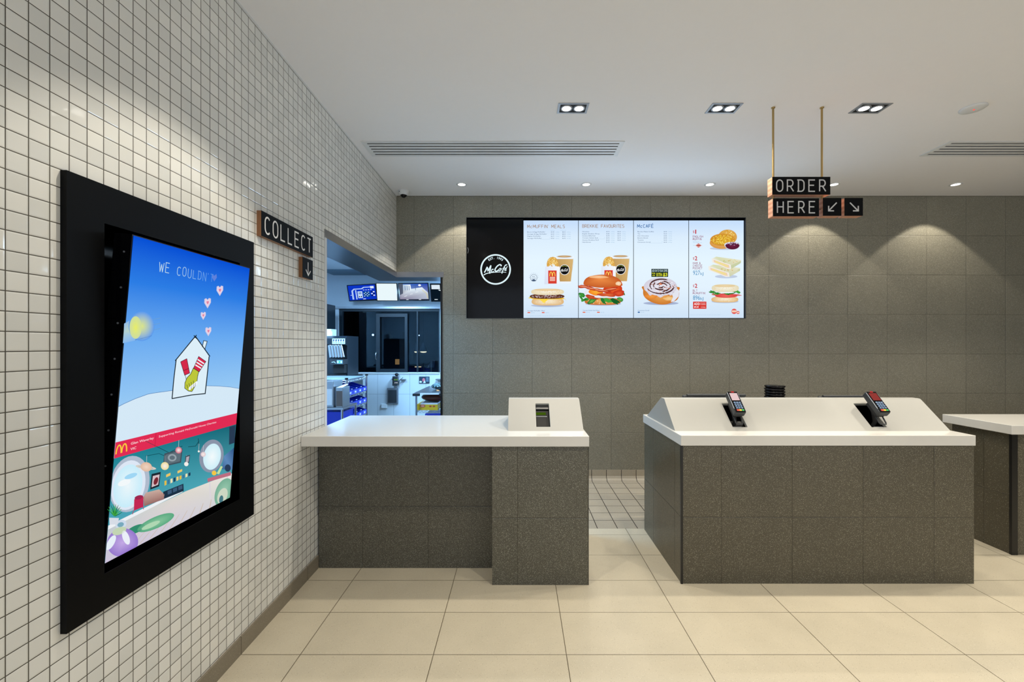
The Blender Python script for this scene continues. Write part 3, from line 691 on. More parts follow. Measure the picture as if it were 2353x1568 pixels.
# staff side behind the middle hood
t = thing('staff_bench', (2.0, 3.45, 0), 'low steel bench behind the middle counter', 'bench')
MB().box(1.2, 2.66, 3.29, 3.62, .90, .93).build('bench_top', M['steel'], t)
for x in (1.23, 2.63):
    for y in (3.31, 3.60): MB().box(x-.015,x+.015,y-.015,y+.015,0,.90).build('leg', M['steel'], t)
def register(x0, x1, Y, zt, th, label):
    xc = (x0+x1)/2; t = thing('cash_register_display', (xc, Y, .93), label, 'monitor', 'register monitors behind the middle hood')
    MB().obox((xc, Y+.03, zt-th/2-.035), (1,0,0), Vector((0,.6,-.8)).normalized(), Vector((0,.8,.6)).normalized(), (x1-x0)/2, .04, .011).build('display_body', M['darkgrey'], t, bevel=.006)
    MB().cyl((x0+.03, Y, zt-.012), (x1, Y, zt-.012), .012, n=14).build('top_bar', M['darkgrey'], t)
    MB().cyl((xc, Y+.07, .935), (xc, Y+.05, zt-.05), .02).build('stand', M['darkgrey'], t)
    MB().box(xc-.1, xc+.1, Y-.02, Y+.16, .9305, .941).build('foot', M['darkgrey'], t, bevel=.004)
register(XX(1570,3.4), XX(1712,3.4), 3.4, ZZ(905.5,3.4), .024, 'dark bar-topped monitor just showing behind the left payment terminal')
register(XX(1882,3.4), XX(1984,3.4), 3.4, ZZ(908.5,3.4), .02, 'dark bar-topped monitor just showing behind the right payment terminal')
Y = 3.42; xc = XX(1780,Y); zt = ZZ(885,Y)
for k in range(7):
    z = .9305+k*(zt-.9305)/7; hh = (zt-.9305)/7
    o = MB().lathe((xc+.0015*math.sin(k*2.3), Y, z), [(.001,.0),(.066,.0),(.071,hh*.25),(.0745,hh*.5),(.0745,hh*.7),(.071,hh*.85),(.066,hh*.92),(.03,hh*.95),(.001,hh*.95)], 36).build('ribbed_tub', M['gloss'])
    tag(o, ('topmost black ribbed tub in the stack standing behind the middle hood' if k == 6 else
            'black ribbed tub, %s from the top of the stack behind the middle hood' % ['seventh','sixth','fifth','fourth','third','second','first'][k]), 'tub', 'stacked black tubs behind the middle hood')

# ================================================================== MENU SCREENS
PY = YB+.018
GOLD, BLUE, TXT, GRY = (160,120,80), (45,105,165), (45,75,120), (150,185,215)
def arches(a, cx, y, w, h, col, sw, L, up=-1):
    for s in (-1, 1):
        pts = [(cx+s*(.26*w)+.235*w*math.cos(math.radians(t)), y+up*h*(math.sin(math.radians(t))*.96)) for t in range(0, 181, 12)]
        k = [(px, py) for px, py in pts]
        a.stroke(k, sw, col, L)
def swash(a, cx, cy, k, col, L, sw=1.0):
    """the hand-lettered word McCafé in a rising slant, k = unit size"""
    k = k/2.05; q = lambda pts: [(cx+(x-458)*k, cy+(y-800)*k) for x, y in pts]
    W = 14*k*sw; q2 = lambda pts: smooth(q(pts))
    a.stroke(q([(308,852),(326,822),(345,780),(352,795),(356,832),(374,800),(394,760),(390,790),(380,838),(379,866)]), W, col, L)
    a.stroke(q2([(430,812),(420,807),(406,818),(402,838),(414,846),(434,834)]), W*.75, col, L)
    a.stroke(q2([(530,768),(530,752),(510,747),(478,768),(453,804),(452,828),(470,834),(502,816)]), W, col, L)
    a.stroke(q2([(528,800),(518,795),(504,808),(501,824),(511,829),(525,814),(534,796),(530,824)]), W*.65, col, L)
    a.stroke(q2([(612,750),(592,752),(575,775),(560,810),(549,840),(541,864)]), W*.8, col, L); a.stroke(q([(550,799),(584,786)]), W*.55, col, L+.5)
    a.stroke(q2([(580,812),(597,806),(602,796),(590,794),(580,808),(582,825),(604,820)]), W*.6, col, L); a.stroke(q([(600,784),(618,772)]), W*.55, col, L)
    a.stroke(q2([(300,884),(340,864),(400,852),(470,847),(540,846),(600,850)]), W*.75, col, L+.5, W*.35)
def bread(a, x0, x1, y0, y1, L, seed, base=(238,214,170), hi=(250,240,215), edge=(222,180,120)):
    cx, cy, rx, ry = (x0+x1)/2, (y0+y1)/2, (x1-x0)/2, (y1-y0)/2
    pts = []
    for i in range(40):
        t = 2*PI*i/40; c, s = math.cos(t), math.sin(t); n = .62
        pts.append((cx+rx*math.copysign(abs(c)**n, c), cy+ry*math.copysign(abs(s)**.75, s)))
    a.fan((cx, cy-ry*.2), pts, edge, L, hi)
    a.speck(cx, cy, rx*.85, ry*.7, [base, (235,200,140), (245,228,190)], 60, max(3, rx*.03), L+1, seed)
def coffee(a, dx, dy, L=4):
    """paper cup, hash brown and sleeve; drawn in crop-1 units"""
    q = lambda p: [(x+dx, y+dy) for x, y in p]
    a.poly(q([(1316,970),(1464,970),(1455,998),(1325,998)]), (236,243,250), L)
    a.poly(q([(1262,660),(1494,660),(1462,972),(1316,972)]), (206,170,108), L, [(196,158,98),(222,188,126),(214,176,112),(190,150,90)])
    for k in range(15):
        x = 1275+k*15.5; a.stroke(q([(x, 668),(x+(5 if k < 7 else -5)*.8, 760),(1322+(k*9.4), 968)]), 3.0, (186,146,84), L+1)
    a.ell(1375+dx, 645+dy, 127, 22, (240,246,250), L+2); a.ell(1375+dx, 640+dy, 108, 17, (206,216,224), L+3); a.ell(1375+dx, 637+dy, 92, 13, (188,150,104), L+4, (214,180,130))
    a.poly(q([(1249,648),(1501,648),(1494,672),(1258,672)]), (232,240,248), L+1)
    a.ell(1378+dx, 815+dy, 67, 70, (240,244,248), L+3); a.ell(1378+dx, 815+dy, 60, 63, (18,18,18), L+4)
    swash(a, 1374+dx, 818+dy, .68, (240,244,246), L+5)
    a.stroke(q([(1345,775),(1378,762),(1412,775)]), 5, (170,180,60), L+5)
    # hash brown in its sleeve
    hp = [(1142,790),(1140,730),(1155,680),(1185,650),(1225,642),(1262,655),(1285,690),(1297,740),(1298,790)]
    a.fan((1220+dx,730+dy), q(hp), (214,160,70), L+6, (240,200,110), close=False)
    a.speck(1218+dx, 715+dy, 68, 62, [(246,214,130),(226,174,84),(204,148,60),(250,228,160)], 90, 7, L+7, 5)
    a.poly(q([(1120,772),(1312,772),(1310,1008),(1108,1008)]), (238,240,248), L+8, [(226,232,246),(246,248,252),(240,244,250),(214,222,240)])
    a.rect(1160+dx, 825+dy, 1272+dx, 1000+dy, (214,62,48), L+9)
    arches(a, 1215+dx, 902+dy, 72, 58, (250,214,90), 9, L+10)
    for k in range(3): a.rect(1180+dx, 912+k*18+dy, 1252+dx, 922+k*18+dy, (246,226,214), L+10)
    a.rect(1180+dx, 962+dy, 1250+dx, 967+dy, (240,170,150), L+10)
def backdrop(a, x0, x1):
    a.tf = a.px
    a.rect(x0, 507, x1, 731, (216,232,250), 0)
    y = [507, 545, 600, 660, 731]; c = [(196,220,250),(218,236,252),(228,244,254),(226,241,253),(206,226,246)]
    for i in range(4): a.poly([(x0,y[i]),(x1,y[i]),(x1,y[i+1]),(x0,y[i+1])], c[0], 1, [c[i],c[i],c[i+1],c[i+1]])
def menu_art(x0, x1):
    a = Art((0, PY-.0008, H), (1,0,0), (0,0,1), (0,-1,0)); backdrop(a, x0, x1); return a
def rows(a, X, y0, names, cols, prices, dyr=28.2):
    for i, nme in enumerate(names):
        a.text(nme, X, y0+i*dyr, 14, TXT, 3, width=len(nme)*11.4)
    for k, cx in enumerate(cols):
        for i, pr in enumerate(prices[k]):
            a.text('$'+pr, cx, y0+i*dyr, 13.5, TXT, 3, width=43)
            a.text('%dkJ' % (1290+37*i+211*k), cx+60, y0+i*dyr, 10.5, GRY, 3, width=48)
screens = []
def screen(x0, x1, label):
    xa, xb = XX(x0, PY)+.0015, XX(x1, PY)-.0015; z0, z1 = ZZ(731.3, PY), ZZ(506.7, PY)
    t = thing('menu_screen', ((xa+xb)/2, PY, z0), label, 'menu screen', 'lit menu screens on the grey wall')
    MB().box(xa, xb, PY, PY+.045, z0, z1).build('screen_body', M['gloss'], t)
    ld = bpy.data.lights.new('screen_glow_boost', 'SPOT'); ld.energy = P_GLOW; ld.color = (.50,.74,1.0); ld.spot_size = math.radians(172); ld.spot_blend = .6; ld.shadow_soft_size = .12  # added spot lamp strengthens the blue light from the screen
    o = bpy.data.objects.new('screen_glow_boost', ld); COL.objects.link(o); o.location = ((xa+xb)/2, PY-.13, (z0+z1)/2); o.rotation_euler = (-PI/2, 0, 0); o.parent = t; o.matrix_parent_inverse = Matrix.Translation(-t.location)
    return t
XSC = [1202.5, 1329.0, 1455.8, 1582.6, 1709.5]
# housing and dark logo panel
t = thing('menu_board_housing', ((MX0+MX1)/2, YB, MZ0), 'black recessed housing around the row of menu screens', 'frame')
b = MB(); e = .006
b.box(MX0,MX1,MY-.004,MY,MZ0,MZ1); b.box(MX0,MX0+e,YB-.003,MY-.004,MZ0,MZ1); b.box(MX1-e,MX1,YB-.003,MY-.004,MZ0,MZ1); b.box(MX0+e,MX1-e,YB-.003,MY-.004,MZ1-e,MZ1); b.box(MX0+e,MX1-e,YB-.003,MY-.004,MZ0,MZ0+.003)
b.build('casing', plain('dark_blue_black_casing', (8,16,26), .25), t)
xa, xb = MX0+e+.002, XX(1202.2, PY)
t = thing('logo_panel', ((xa+xb)/2, PY, MZ0), 'glossy black panel with a lit round logo left of the menu screens', 'sign')
b = MB().box(xa, xb, PY, PY+.045, MZ0+.005, ZZ(504, PY)).build('panel_body', M['gloss'], t)
a = Art((0, PY-.0008, H), (1,0,0), (0,0,1), (0,-1,0)); a.crop(1060, 480, 5.809)
W_ = (225,245,250)
a.ring(458, 810, 184, 204, W_, 1, 72)
swash(a, 458, 800, 2.05, W_, 1, 1.15)
for i, ch in enumerate('EST. 1993'):
    if ch == ' ': continue
    an = math.radians(-34+i*8.6); r = 142; cx, cy = 458+r*math.sin(an), 810-r*math.cos(an)
    cu = bpy.data.curves.new('t','FONT'); cu.body = ch; cu.size = 1; cu.offset = .02
    ob = bpy.data.objects.new('t',cu); me = bpy.data.meshes.new_from_object(ob); k = 30/.729
    if len(me.vertices):
        mx = sum((max(v.co.x for v in me.vertices), min(v.co.x for v in me.vertices)))/2; b0 = len(a.v)
        for v in me.vertices:
            x, y = (v.co.x-mx)*k, -v.co.y*k; a.v.append(a.P((cx+x*math.cos(an)-y*math.sin(an), cy+x*math.sin(an)+y*math.cos(an)), 1))
        for p in me.polygons: a.f.append([b0+j for j in p.vertices]); a.c.append([hexc(W_)]*len(p.vertices))
    bpy.data.objects.remove(ob); bpy.data.curves.remove(cu); bpy.data.meshes.remove(me)
a.build('lit_logo', M['menu'], t)
b = MB(); zl = ZZ(576, PY); b.tube([(xa+.004, PY-.002, zl+.03), (xa+.012, PY-.012, zl+.01), (xa+.012, PY-.012, zl-.01), (xa+.004, PY-.002, zl-.03)], .004); b.build('pull_handle', M['chrome'], t)

# screen 1
t = screen(XSC[0], XSC[1], 'menu screen headed McMUFFIN MEALS, leftmost of the lit screens')
a = menu_art(XSC[0]+.6, XSC[1]-.6); a.crop(1060,480,5.809)
a.glyphs('McMUFFIN\'', 896, 257, 42, 26, 36.0, 5.2, GOLD, 3); a.glyphs('MEALS', 1218, 257, 42, 26, 37, 5.2, GOLD, 3)
rows(a, 880, 317, ['Bacon & Egg McMuffin\u2019','Sausage & Egg McMuffin\u2019','Mighty McMuffin\u2019','Sausage McMuffin\u2019'], (1197,1348), (['5.90','6.35','6.75','3.60'],['8.35','8.60','9.25','6.95']))
a.text('Single item', 1188, 292, 8, GRY, 3, width=60); a.text('Medium meal', 1325, 292, 8, GRY, 3, width=74)
a.stroke([(1055,408),(1180,408),(1180,382)], 1.5, GRY, 3)
coffee(a, 0, 0)
# all day badge
a.ring(967, 922, 43, 47, (60,80,110), 3, 40); a.ell(967, 940, 44, 30, (70,90,120), 3, n=20, a0=40, a1=140); a.stroke([(927,925),(1007,925)], 2.5, (60,80,110), 4)
a.text('ALL', 945, 913, 18, (50,70,100), 4, width=44); a.text('DAY', 944, 950, 18, (50,70,100), 5, width=46)
for k in range(9):
    an = math.radians(180+k*22.5); a.stroke([(967+52*math.cos(an), 918+52*math.sin(an)), (967+65*math.cos(an), 918+65*math.sin(an))], 2.5, (120,140,170), 3)
# muffin with cheese
a.ell(1150, 1292, 220, 22, (186,200,224), 2, (150,160,190))
bread(a, 938, 1368, 1190, 1292, 4, 3)
a.poly([(890,1195),(930,1168),(960,1200)], (232,206,70), 6); a.poly([(1340,1170),(1408,1232),(1385,1205)], (236,200,60), 6)
a.poly([(938,1196),(1370,1190),(1370,1208),(1160,1212),(1103,1262),(1045,1212),(940,1206)], (246,200,60), 7, [(240,190,50)]*3+[(250,214,70)]+[(255,226,90)]+[(250,214,70)]+[(240,190,50)])
a.fan((1145,1170), [(1145+232*math.copysign(abs(math.cos(t))**.6, math.cos(t)), 1170+33*math.sin(t)) for t in [2*PI*i/40 for i in range(40)]], (92,52,36), 8, (120,66,44))
a.speck(1145, 1170, 215, 22, [(150,120,110),(180,160,160),(78,40,30),(204,196,208)], 120, 7, 9, 8)
bread(a, 932, 1370, 1068, 1152, 10, 9, base=(238,222,186), hi=(250,244,226), edge=(228,214,176))
a.ell(1145, 1082, 172, 15, (228,196,146), 12, (238,214,170))
a.text('Sausage McMuffin\u2019 Meal', 884, 1368, 14, (70,110,160), 3, width=228)
for x in (884, 1075): a.rect(x, 1380, x+36, 1393, (232,90,60), 3); a.text('$6.95', x+50, 1393, 11, GRY, 3, width=44)
a.text('Energy values are averages. The average adult daily energy intake', 876, 1427, 6, GRY, 3, width=470); a.text('is 8,700kJ. Prices and items may vary between restaurants', 876, 1442, 6, GRY, 3, width=360)
a.build('displayed_image', M['menu'], t)

# screen 2
t = screen(XSC[1], XSC[2], 'menu screen headed BREKKIE FAVOURITES with a bacon and egg roll')
a = menu_art(XSC[1]+.6, XSC[2]-.6); a.crop(1060,480,5.809)
a.glyphs('BREKKIE', 1630, 252, 42, 25, 33.5, 5.2, GOLD, 3); a.glyphs('FAVOURITES', 1880, 252, 42, 25, 33.2, 5.2, GOLD, 3)
rows(a, 1616, 312, ['Hotcakes','English Brekkie Wrap','Smokey BBQ Roll','Tomato Relish Roll','Aussie Brekkie Roll','Hash Brown'], (1935,2085), (['4.75','4.85','5.90','5.95','5.40','1.70'],['8.30','8.35','6.75','6.75','6.60']))
a.stroke([(1790,402),(1912,402),(1912,376)], 1.5, GRY, 3)
coffee(a, 749, -4)
cx = 1894
a.ell(cx, 1270, 240, 24, (176,190,216), 2, (140,152,180))
bread(a, 1645, 2130, 1190, 1285, 16, 4, (222,140,70), (240,178,100), (196,104,44))
rn = random.Random(4)
G = [(40,120,50),(70,160,60),(24,96,40),(110,190,80)]
for k, (x, y, r, rot) in enumerate(((1610,1150,52,20),(1650,1215,50,-20),(1740,1235,66,-35),(1885,1220,56,60),(1950,1225,70,10),(2050,1235,66,35),(2120,1210,50,20),(1600,1190,40,60),(2165,1130,26,50))):
    a.blob(x, y, r, r*.42, G[k%3], 18+k%2, G[(k+1)%4], .3, seed=k, rot=rot)
a.fan((1880,1120), [(1880+240*math.cos(t), 1120+72*math.sin(t)) for t in [2*PI*i/40 for i in range(40)]], (226,232,240), 20, (248,250,252))
a.blob(1800, 1110, 95, 50, (240,130,30), 21, (250,180,60), .1, seed=3)
a.blob(2020, 1080, 130, 60, (206,52,24), 21, (240,110,50), .12, seed=12); a.blob(2100,1130,80,40,(190,44,26),22,(230,90,50),.15,seed=5)
a.blob(1950, 1150, 120, 26, (190,60,34), 22, (226,110,60), .25, seed=21); a.blob(1730, 1180, 80, 24, (176,52,30), 22, (214,96,52), .3, seed=22, rot=10)
for k, (x, y, w_, rot) in enumerate(((1625,1040,74,6),(1740,1068,100,10),(1870,1095,110,6),(2000,1075,90,-8))):
    a.blob(x, y, w_, 20, (176,44,24), 23, (216,92,54), .25, seed=30+k, rot=rot); a.blob(x, y-3, w_*.8, 5, (240,170,130), 24, None, .2, seed=40+k, rot=rot)
top = [(1630,1010),(1640,960),(1680,920),(1750,895),(1850,882),(1950,886),(2040,905),(2110,945),(2145,1000),(2140,1030),(2060,1040),(1950,1052),(1850,1056),(1750,1045),(1660,1025)]
a.fan((1850,940), smooth(top, True), (196,92,40), 25, (236,140,70)); a.blob(1830, 912, 130, 20, (240,170,110), 26, (250,205,160), .1, seed=2); a.blob(2095,1000,40,26,(240,196,150),26,(250,226,196),.1,seed=6)
a.text('Tomato Relish Roll Meal', 1620, 1364, 14, (70,110,160), 3, width=220)
for x in (1620, 1812): a.rect(x, 1376, x+36, 1389, (232,100,60), 3); a.text('$7.75', x+50, 1389, 11, GRY, 3, width=44)
a.text('Energy values are averages. The average adult daily energy intake', 1612, 1424, 6, GRY, 3, width=470)
a.build('displayed_image', M['menu'], t)

# screen 3
t = screen(XSC[2], XSC[3], 'menu screen headed with the café name showing an iced cinnamon scroll')
a = menu_art(XSC[2]+.6, XSC[3]-.6); a.crop(1400,480,5.809)
a.glyphs('McCAF\u00c9', 390, 252, 42, 27, 36.5, 6.6, BLUE, 3)
rows(a, 378, 312, ['Barista Made Coffee','Tea','Hot Chocolate','Banana Bread','Toastie','Cinnamon Scroll'], (727,), (['4.05','3.50','3.85','4.00','4.50','4.20'],))
a.stroke([(535,458),(705,458),(705,432)], 1.5, GRY, 3)
a.rect(562, 803, 785, 910, (14,34,30), 4); a.text('ADD ON TO YOUR COFFEE', 570, 843, 32, (200,224,230), 5, width=206, bold=.01)
a.text('FOR', 570, 872, 19, (222,226,60), 5, width=46, bold=.02); a.text('AN', 573, 899, 19, (222,226,60), 5, width=36, bold=.02)
a.text('EXTRA', 628, 899, 44, (222,226,60), 5, width=80, bold=.02); a.text('$3', 716, 899, 44, (222,226,60), 5, width=58, bold=.03)
a.ell(690, 1262, 235, 24, (170,184,214), 2, (140,150,184))
body = [(452,1090),(470,1030),(900,1040),(932,1090),(930,1160),(905,1215),(840,1250),(760,1276),(660,1276),(560,1245),(490,1200),(455,1150)]
a.fan((690,1150), smooth(body, True), (204,120,44), 3, (236,170,90))
a.blob(560,1170,80,34,(226,130,50),4,(240,160,70),.2,seed=3); a.blob(800,1200,70,30,(232,180,110),4,(246,208,150),.2,seed=8)
a.poly([(880,1040),(935,1100),(925,1170),(860,1240),(820,1245),(850,1180),(830,1120)], (226,228,238), 5)
a.fan((680,1040), [(682+222*math.cos(t), 1040+122*math.sin(t)+ (26*max(0, math.sin(t*9)) if math.sin(t) > .3 else 0)) for t in [2*PI*i/60 for i in range(60)]], (212,208,222), 6, (232,230,240))
for w_, c, L, ph in ((20,(96,60,60),7,0),(9,(60,34,38),8,.1)):
    pts = []
    for i in range(110):
        t_ = i/109; an = 7*PI*t_+ph; r = 30+165*t_; pts.append((690+r*math.cos(an), 1030+r*.56*math.sin(an)))
    for i in range(0, 108, 1):
        if math.sin(i*.33) > -.62: a.stroke(pts[i:i+2], w_*(.5+.5*abs(math.sin(i*.21))), c, L)
a.speck(690, 1060, 200, 110, [(150,90,70),(190,110,80),(236,236,244),(244,244,250)], 90, 8, 9, 4)
a.blob(684,1005,22,12,(206,110,80),10,(226,140,100),.3,seed=2)
a.text('Cinnamon Scroll', 380, 1364, 14, (70,110,160), 3, width=152); a.ell(394,1382,16,9,(60,110,170),3); a.text('$4.20', 426, 1388, 11, GRY, 3, width=40)
a.text('Energy values are averages. The average adult daily energy intake is 8,700kJ', 370, 1421, 6, GRY, 3, width=435)
a.build('displayed_image', M['menu'], t)

# screen 4
t = screen(XSC[3], XSC[4], 'menu screen with three small $1 and $2 offers, rightmost of the lit screens')
a = menu_art(XSC[3]+.6, XSC[4]-.6); a.crop(1400,480,5.809)
RED, PUR, SKY = (196,36,48), (150,60,100), (60,140,190)
for (y, dg, nm, kj) in ((333,'1',['ENGLISH','MUFFIN'],None),(688,'2',['HAM &','CHEESE','POCKET'],'927'),(1055,'2',['BLT','McMUFFIN\''],'896')):
    a.text('$', 1116, y-10, 34, RED, 3, width=19); a.text(dg, 1141 if dg == '2' else 1146, y, 56, RED, 3, width=34 if dg == '2' else 14, bold=.02)
    for k, s in enumerate(nm): a.glyphs(s, 1123, y+51+k*34.5, 26, 15, 22.0, 3.6, PUR, 3)
    if kj:
        yy = y+51+len(nm)*34.5+42; a.text(kj, 1118, yy, 62, SKY, 3, width=92); a.text('kJ', 1216, yy, 40, SKY, 3, width=40)
a.text('CHOICE OF', 1116, 441, 9, GRY, 3, width=86); a.text('STRAWBERRY JAM', 1116, 457, 9, GRY, 3, width=120); a.text('OR', 1116, 493, 9, GRY, 3, width=22)
a.poly([(1142,490),(1191,463),(1240,490),(1191,518)], (206,54,36), 3); a.ell(1191, 490, 42, 14, (246,240,236), 4); a.ell(1191, 490, 36, 10, (170,60,50), 5)
# muffin halves and jam
a.ell(1530, 530, 190, 20, (190,204,226), 2)
a.fan((1580,370), [(1578+126*math.cos(t), 378+100*math.sin(t)) for t in [2*PI*i/36 for i in range(36)]], (214,160,80), 4, (232,180,70))
a.speck(1570, 370, 105, 82, [(236,200,90),(220,170,50),(200,140,40),(246,220,150)], 110, 8, 5, 3)
a.fan((1500,445), [(1500+160*math.cos(t), 455+82*math.sin(t)) for t in [2*PI*i/36 for i in range(36)]], (216,150,70), 6, (230,180,110))
a.fan((1510,415), [(1512+166*math.cos(t), 415+82*math.sin(t)) for t in [2*PI*i/36 for i in range(36)]], (206,140,50), 7, (226,180,50))
a.speck(1512, 415, 150, 68, [(238,204,70),(222,176,40),(196,130,30),(250,222,110)], 170, 9, 8, 6)
a.fan((1642,480), [(1642+108*math.cos(t), 478+(70 if math.sin(t) > 0 else 34)*math.sin(t)) for t in [2*PI*i/36 for i in range(36)]], (216,222,234), 9)
a.fan((1642,490), [(1642+94*math.cos(t), 488+(56 if math.sin(t) > 0 else 26)*math.sin(t)) for t in [2*PI*i/36 for i in range(36)]], (84,20,48), 10, (110,36,70))
a.speck(1642, 468, 80, 22, [(150,90,140),(200,180,210),(70,14,40)], 40, 8, 11, 3)
# wraps
def wrap(x, y, L, s):
    a.poly([(x,y+30),(x+60*s,y),(x+395*s,y+45),(x+390*s,y+85),(x+260*s,y+165)], (222,224,196), L, [(236,236,222),(216,220,180),(232,230,206),(226,222,190),(206,210,180)])
    a.poly([(x+260*s,y+165),(x+390*s,y+85),(x+392*s,y+55),(x+250*s,y+120)], (196,204,160), L)
    a.poly([(x,y+20),(x+255*s,y+108),(x+262*s,y+165),(x+215*s,y+165),(x+5,y+75)], (240,236,226), L+1)
    a.poly([(x+25,y+42),(x+230*s,y+112),(x+240*s,y+150),(x+205*s,y+148),(x+30,y+72)], (236,204,180), L+2)
    a.poly([(x+45,y+52),(x+215*s,y+116),(x+225*s,y+140),(x+200*s,y+138),(x+48,y+76)], (240,222,150), L+3)
    a.speck(x+250, y+60, 100, 26, [(196,200,140),(228,214,150),(214,180,120)], 22, 10, L+2, int(y))
a.ell(1560, 905, 150, 24, (190,204,226), 2)
wrap(1322, 745, 3, 1.08); wrap(1365, 640, 8, 1.0)
# blt muffin
a.ell(1545, 1240, 180, 20, (176,194,222), 2)
bread(a, 1362, 1722, 1172, 1252, 4, 5)
a.poly([(1362,1150),(1500,1180),(1700,1165),(1775,1160),(1720,1140),(1380,1128)], (214,110,110), 6)
a.fan((1560,1165), [(1560+150*math.cos(t), 1163+26*math.sin(t)) for t in [2*PI*i/30 for i in range(30)]], (214,60,60), 7, (240,110,100))
for k, (x, y, r) in enumerate(((1375,1112,42),(1450,1128,50),(1540,1122,60),(1640,1120,55),(1710,1108,42))): a.blob(x, y, r, 18, G[k%3], 8, G[(k+1)%4], .35, seed=50+k, rot=(-1)**k*15)
a.ell(1560, 1118, 110, 10, (236,246,250), 9)
bread(a, 1365, 1728, 1010, 1112, 10, 15, base=(240,226,190), hi=(248,246,232), edge=(226,216,180)); a.ell(1540, 1030, 140, 18, (226,200,150), 12, (236,216,174))
a.rect(1118, 1240, 1296, 1336, (214,48,40), 3); a.text('ADD', 1130, 1286, 34, (250,240,240), 4, width=78, bold=.02); a.text('CLASSIC', 1216, 1266, 13, (250,230,230), 4, width=68); a.text('CHEESE', 1216, 1286, 13, (250,230,230), 4, width=68)
a.text('$0.60', 1130, 1320, 20, (250,240,240), 4, width=64, bold=.02); a.text('+330kJ', 1216, 1320, 14, (250,230,230), 4, width=66)
a.ell(1666,1370,36,36,(226,90,84),3); a.rect(1636,1358,1698,1382,(246,220,200),4); a.text('LOOSE', 1640, 1379, 14, (216,140,40), 5, width=54); a.ell(1718,1386,22,20,(226,90,84),3); a.rect(1702,1380,1736,1392,(246,220,200),4)
a.text('Energy values are averages. The average adult daily energy intake is 8,700kJ', 1076, 1419, 6, GRY, 3, width=405)
a.build('displayed_image', M['menu'], t)

# ================================================================== TILTED WALL DISPLAY
XF = -1.244
t = thing('display_surround', (XL, 1.6, .6), 'large black mitred frame around the tilted screen on the white tiled wall', 'frame')
fy0, fy1, fz0, fz1 = 1.1805, 2.017, .603, 1.882
def member(p):   # mitred board
    m = MB(); m.add([(XL+.0005,y,z) for y,z in p]+[(XF,y,z) for y,z in p], [(0,1,2,3),(7,6,5,4),(0,4,5,1),(1,5,6,2),(2,6,7,3),(3,7,4,0)])
    return m.build('frame_board', M['black'], t)
O_ = [(fy0,fz0),(fy1,fz0),(fy1,fz1),(fy0,fz1)]; I_ = [(RY0,RZ0),(RY1,RZ0),(RY1,RZ1),(RY0,RZ1)]
for k in range(4): member([O_[k], O_[(k+1)%4], I_[(k+1)%4], I_[k]])
b = MB(); d_ = XL-.155
b.add([(XF-.002,RY0,RZ0),(XF-.002,RY1,RZ0),(XF-.002,RY1,RZ1),(XF-.002,RY0,RZ1),(d_,RY0,RZ0),(d_,RY1,RZ0),(d_,RY1,RZ1),(d_,RY0,RZ1)], [(0,1,5,4),(1,2,6,5),(2,3,7,6),(3,0,4,7),(4,5,6,7)])
b.build('recess_lining', M['gloss'], t)
XB_, XT_, ZB_, ZT_, TY0, TY1 = -1.272, -1.184, .728, 1.7365, 1.318, 1.888
TO = Vector((XB_, TY0, ZB_)); TU = Vector((0,1,0)); TV = Vector((XT_-XB_, 0, ZT_-ZB_)); TL = TV.length; TV.normalize(); TN = Vector((TV.z, 0, -TV.x)); TW = TY1-TY0
t = thing('display_screen', TO, 'tall lit screen leaning out of its black frame, drawn house above a cartoon room', 'screen')
b = MB(); e = .003; c = TO+TU*TW/2+TV*TL/2-TN*.028
b.obox(c, TU, TV, TN, TW/2+e, TL/2+e, .0275); bd = b.build('screen_body', M['gloss'], t)
for k in range(9):
    MB().cyl(TO-TU*(e+.0005)+TV*(.08+k*.11)-TN*.02, TO-TU*(e+.002)+TV*(.08+k*.11)-TN*.02, .003, n=10).build('screw', M['midgrey'], bd)
a = Art(TO+TN*.0005, TU, TV, TN, step=.0002)
idt = lambda x, y: (x, y)
a.tf = idt
vh = a.px(300, 960)[1]; vb = a.px(262, 1018)[1]; vc = a.px(259, 1055)[1]
vs = [TL, TL*.86, TL*.70, TL*.5, TL*.38]; cs = [(6,80,214),(44,126,230),(104,170,242),(148,200,246),(184,218,246)]
for i in range(4): a.poly([(0,vs[i]),(TW,vs[i]),(TW,vs[i+1]),(0,vs[i+1])], cs[0], 0, [cs[i],cs[i],cs[i+1],cs[i+1]])
a.poly([(0,TL*.38),(TW,TL*.38),(TW,vc),(0,vc)], (190,220,246), 0)
a.tf = a.px
hl = [(270,935),(285,928),(311,916.4),(340,906),(357,903),(394,898),(430,892),(474,886.9),(502.8,887.6),(530,890),(548.7,893.4)]
hu = [a.px(*p) for p in hl]; hu[0] = (0, hu[0][1]); hu[-1] = (TW, hu[-1][1])
a.tf = idt
a.poly(hu+[(TW,vb),(0,vb)], (214,234,248), 1); a.stroke(hu, .0016, (70,120,180), 2)
# sketched words
u0, v0 = a.px(120+735/3.0146, 380+722/3.0146); u1, v1 = a.px(120+1140/3.0146, 380+800/3.0146)
hh_ = .031; pit = (u1-u0)/11.2
for i, ch in enumerate('WE COULDN\'T'):
    f_ = max(.25, 1-max(0,i-2)*.1); c = tuple(int(40*(1-f_)+200*f_) if k < 2 else int(230*(1-f_)+236*f_) for k in range(3)); c = (int(60+130*f_), int(130+90*f_), 236)
    a.glyphs(ch, u0+pit*(i+.45-(.45 if i > 9 else .2 if i == 9 else 0)), v0-.006+.0015*math.sin(i*2.1), hh_*(1+.06*math.sin(i*1.7)), pit*.62, 0, .0024, c, 3, up=1)
a.tf = a.px
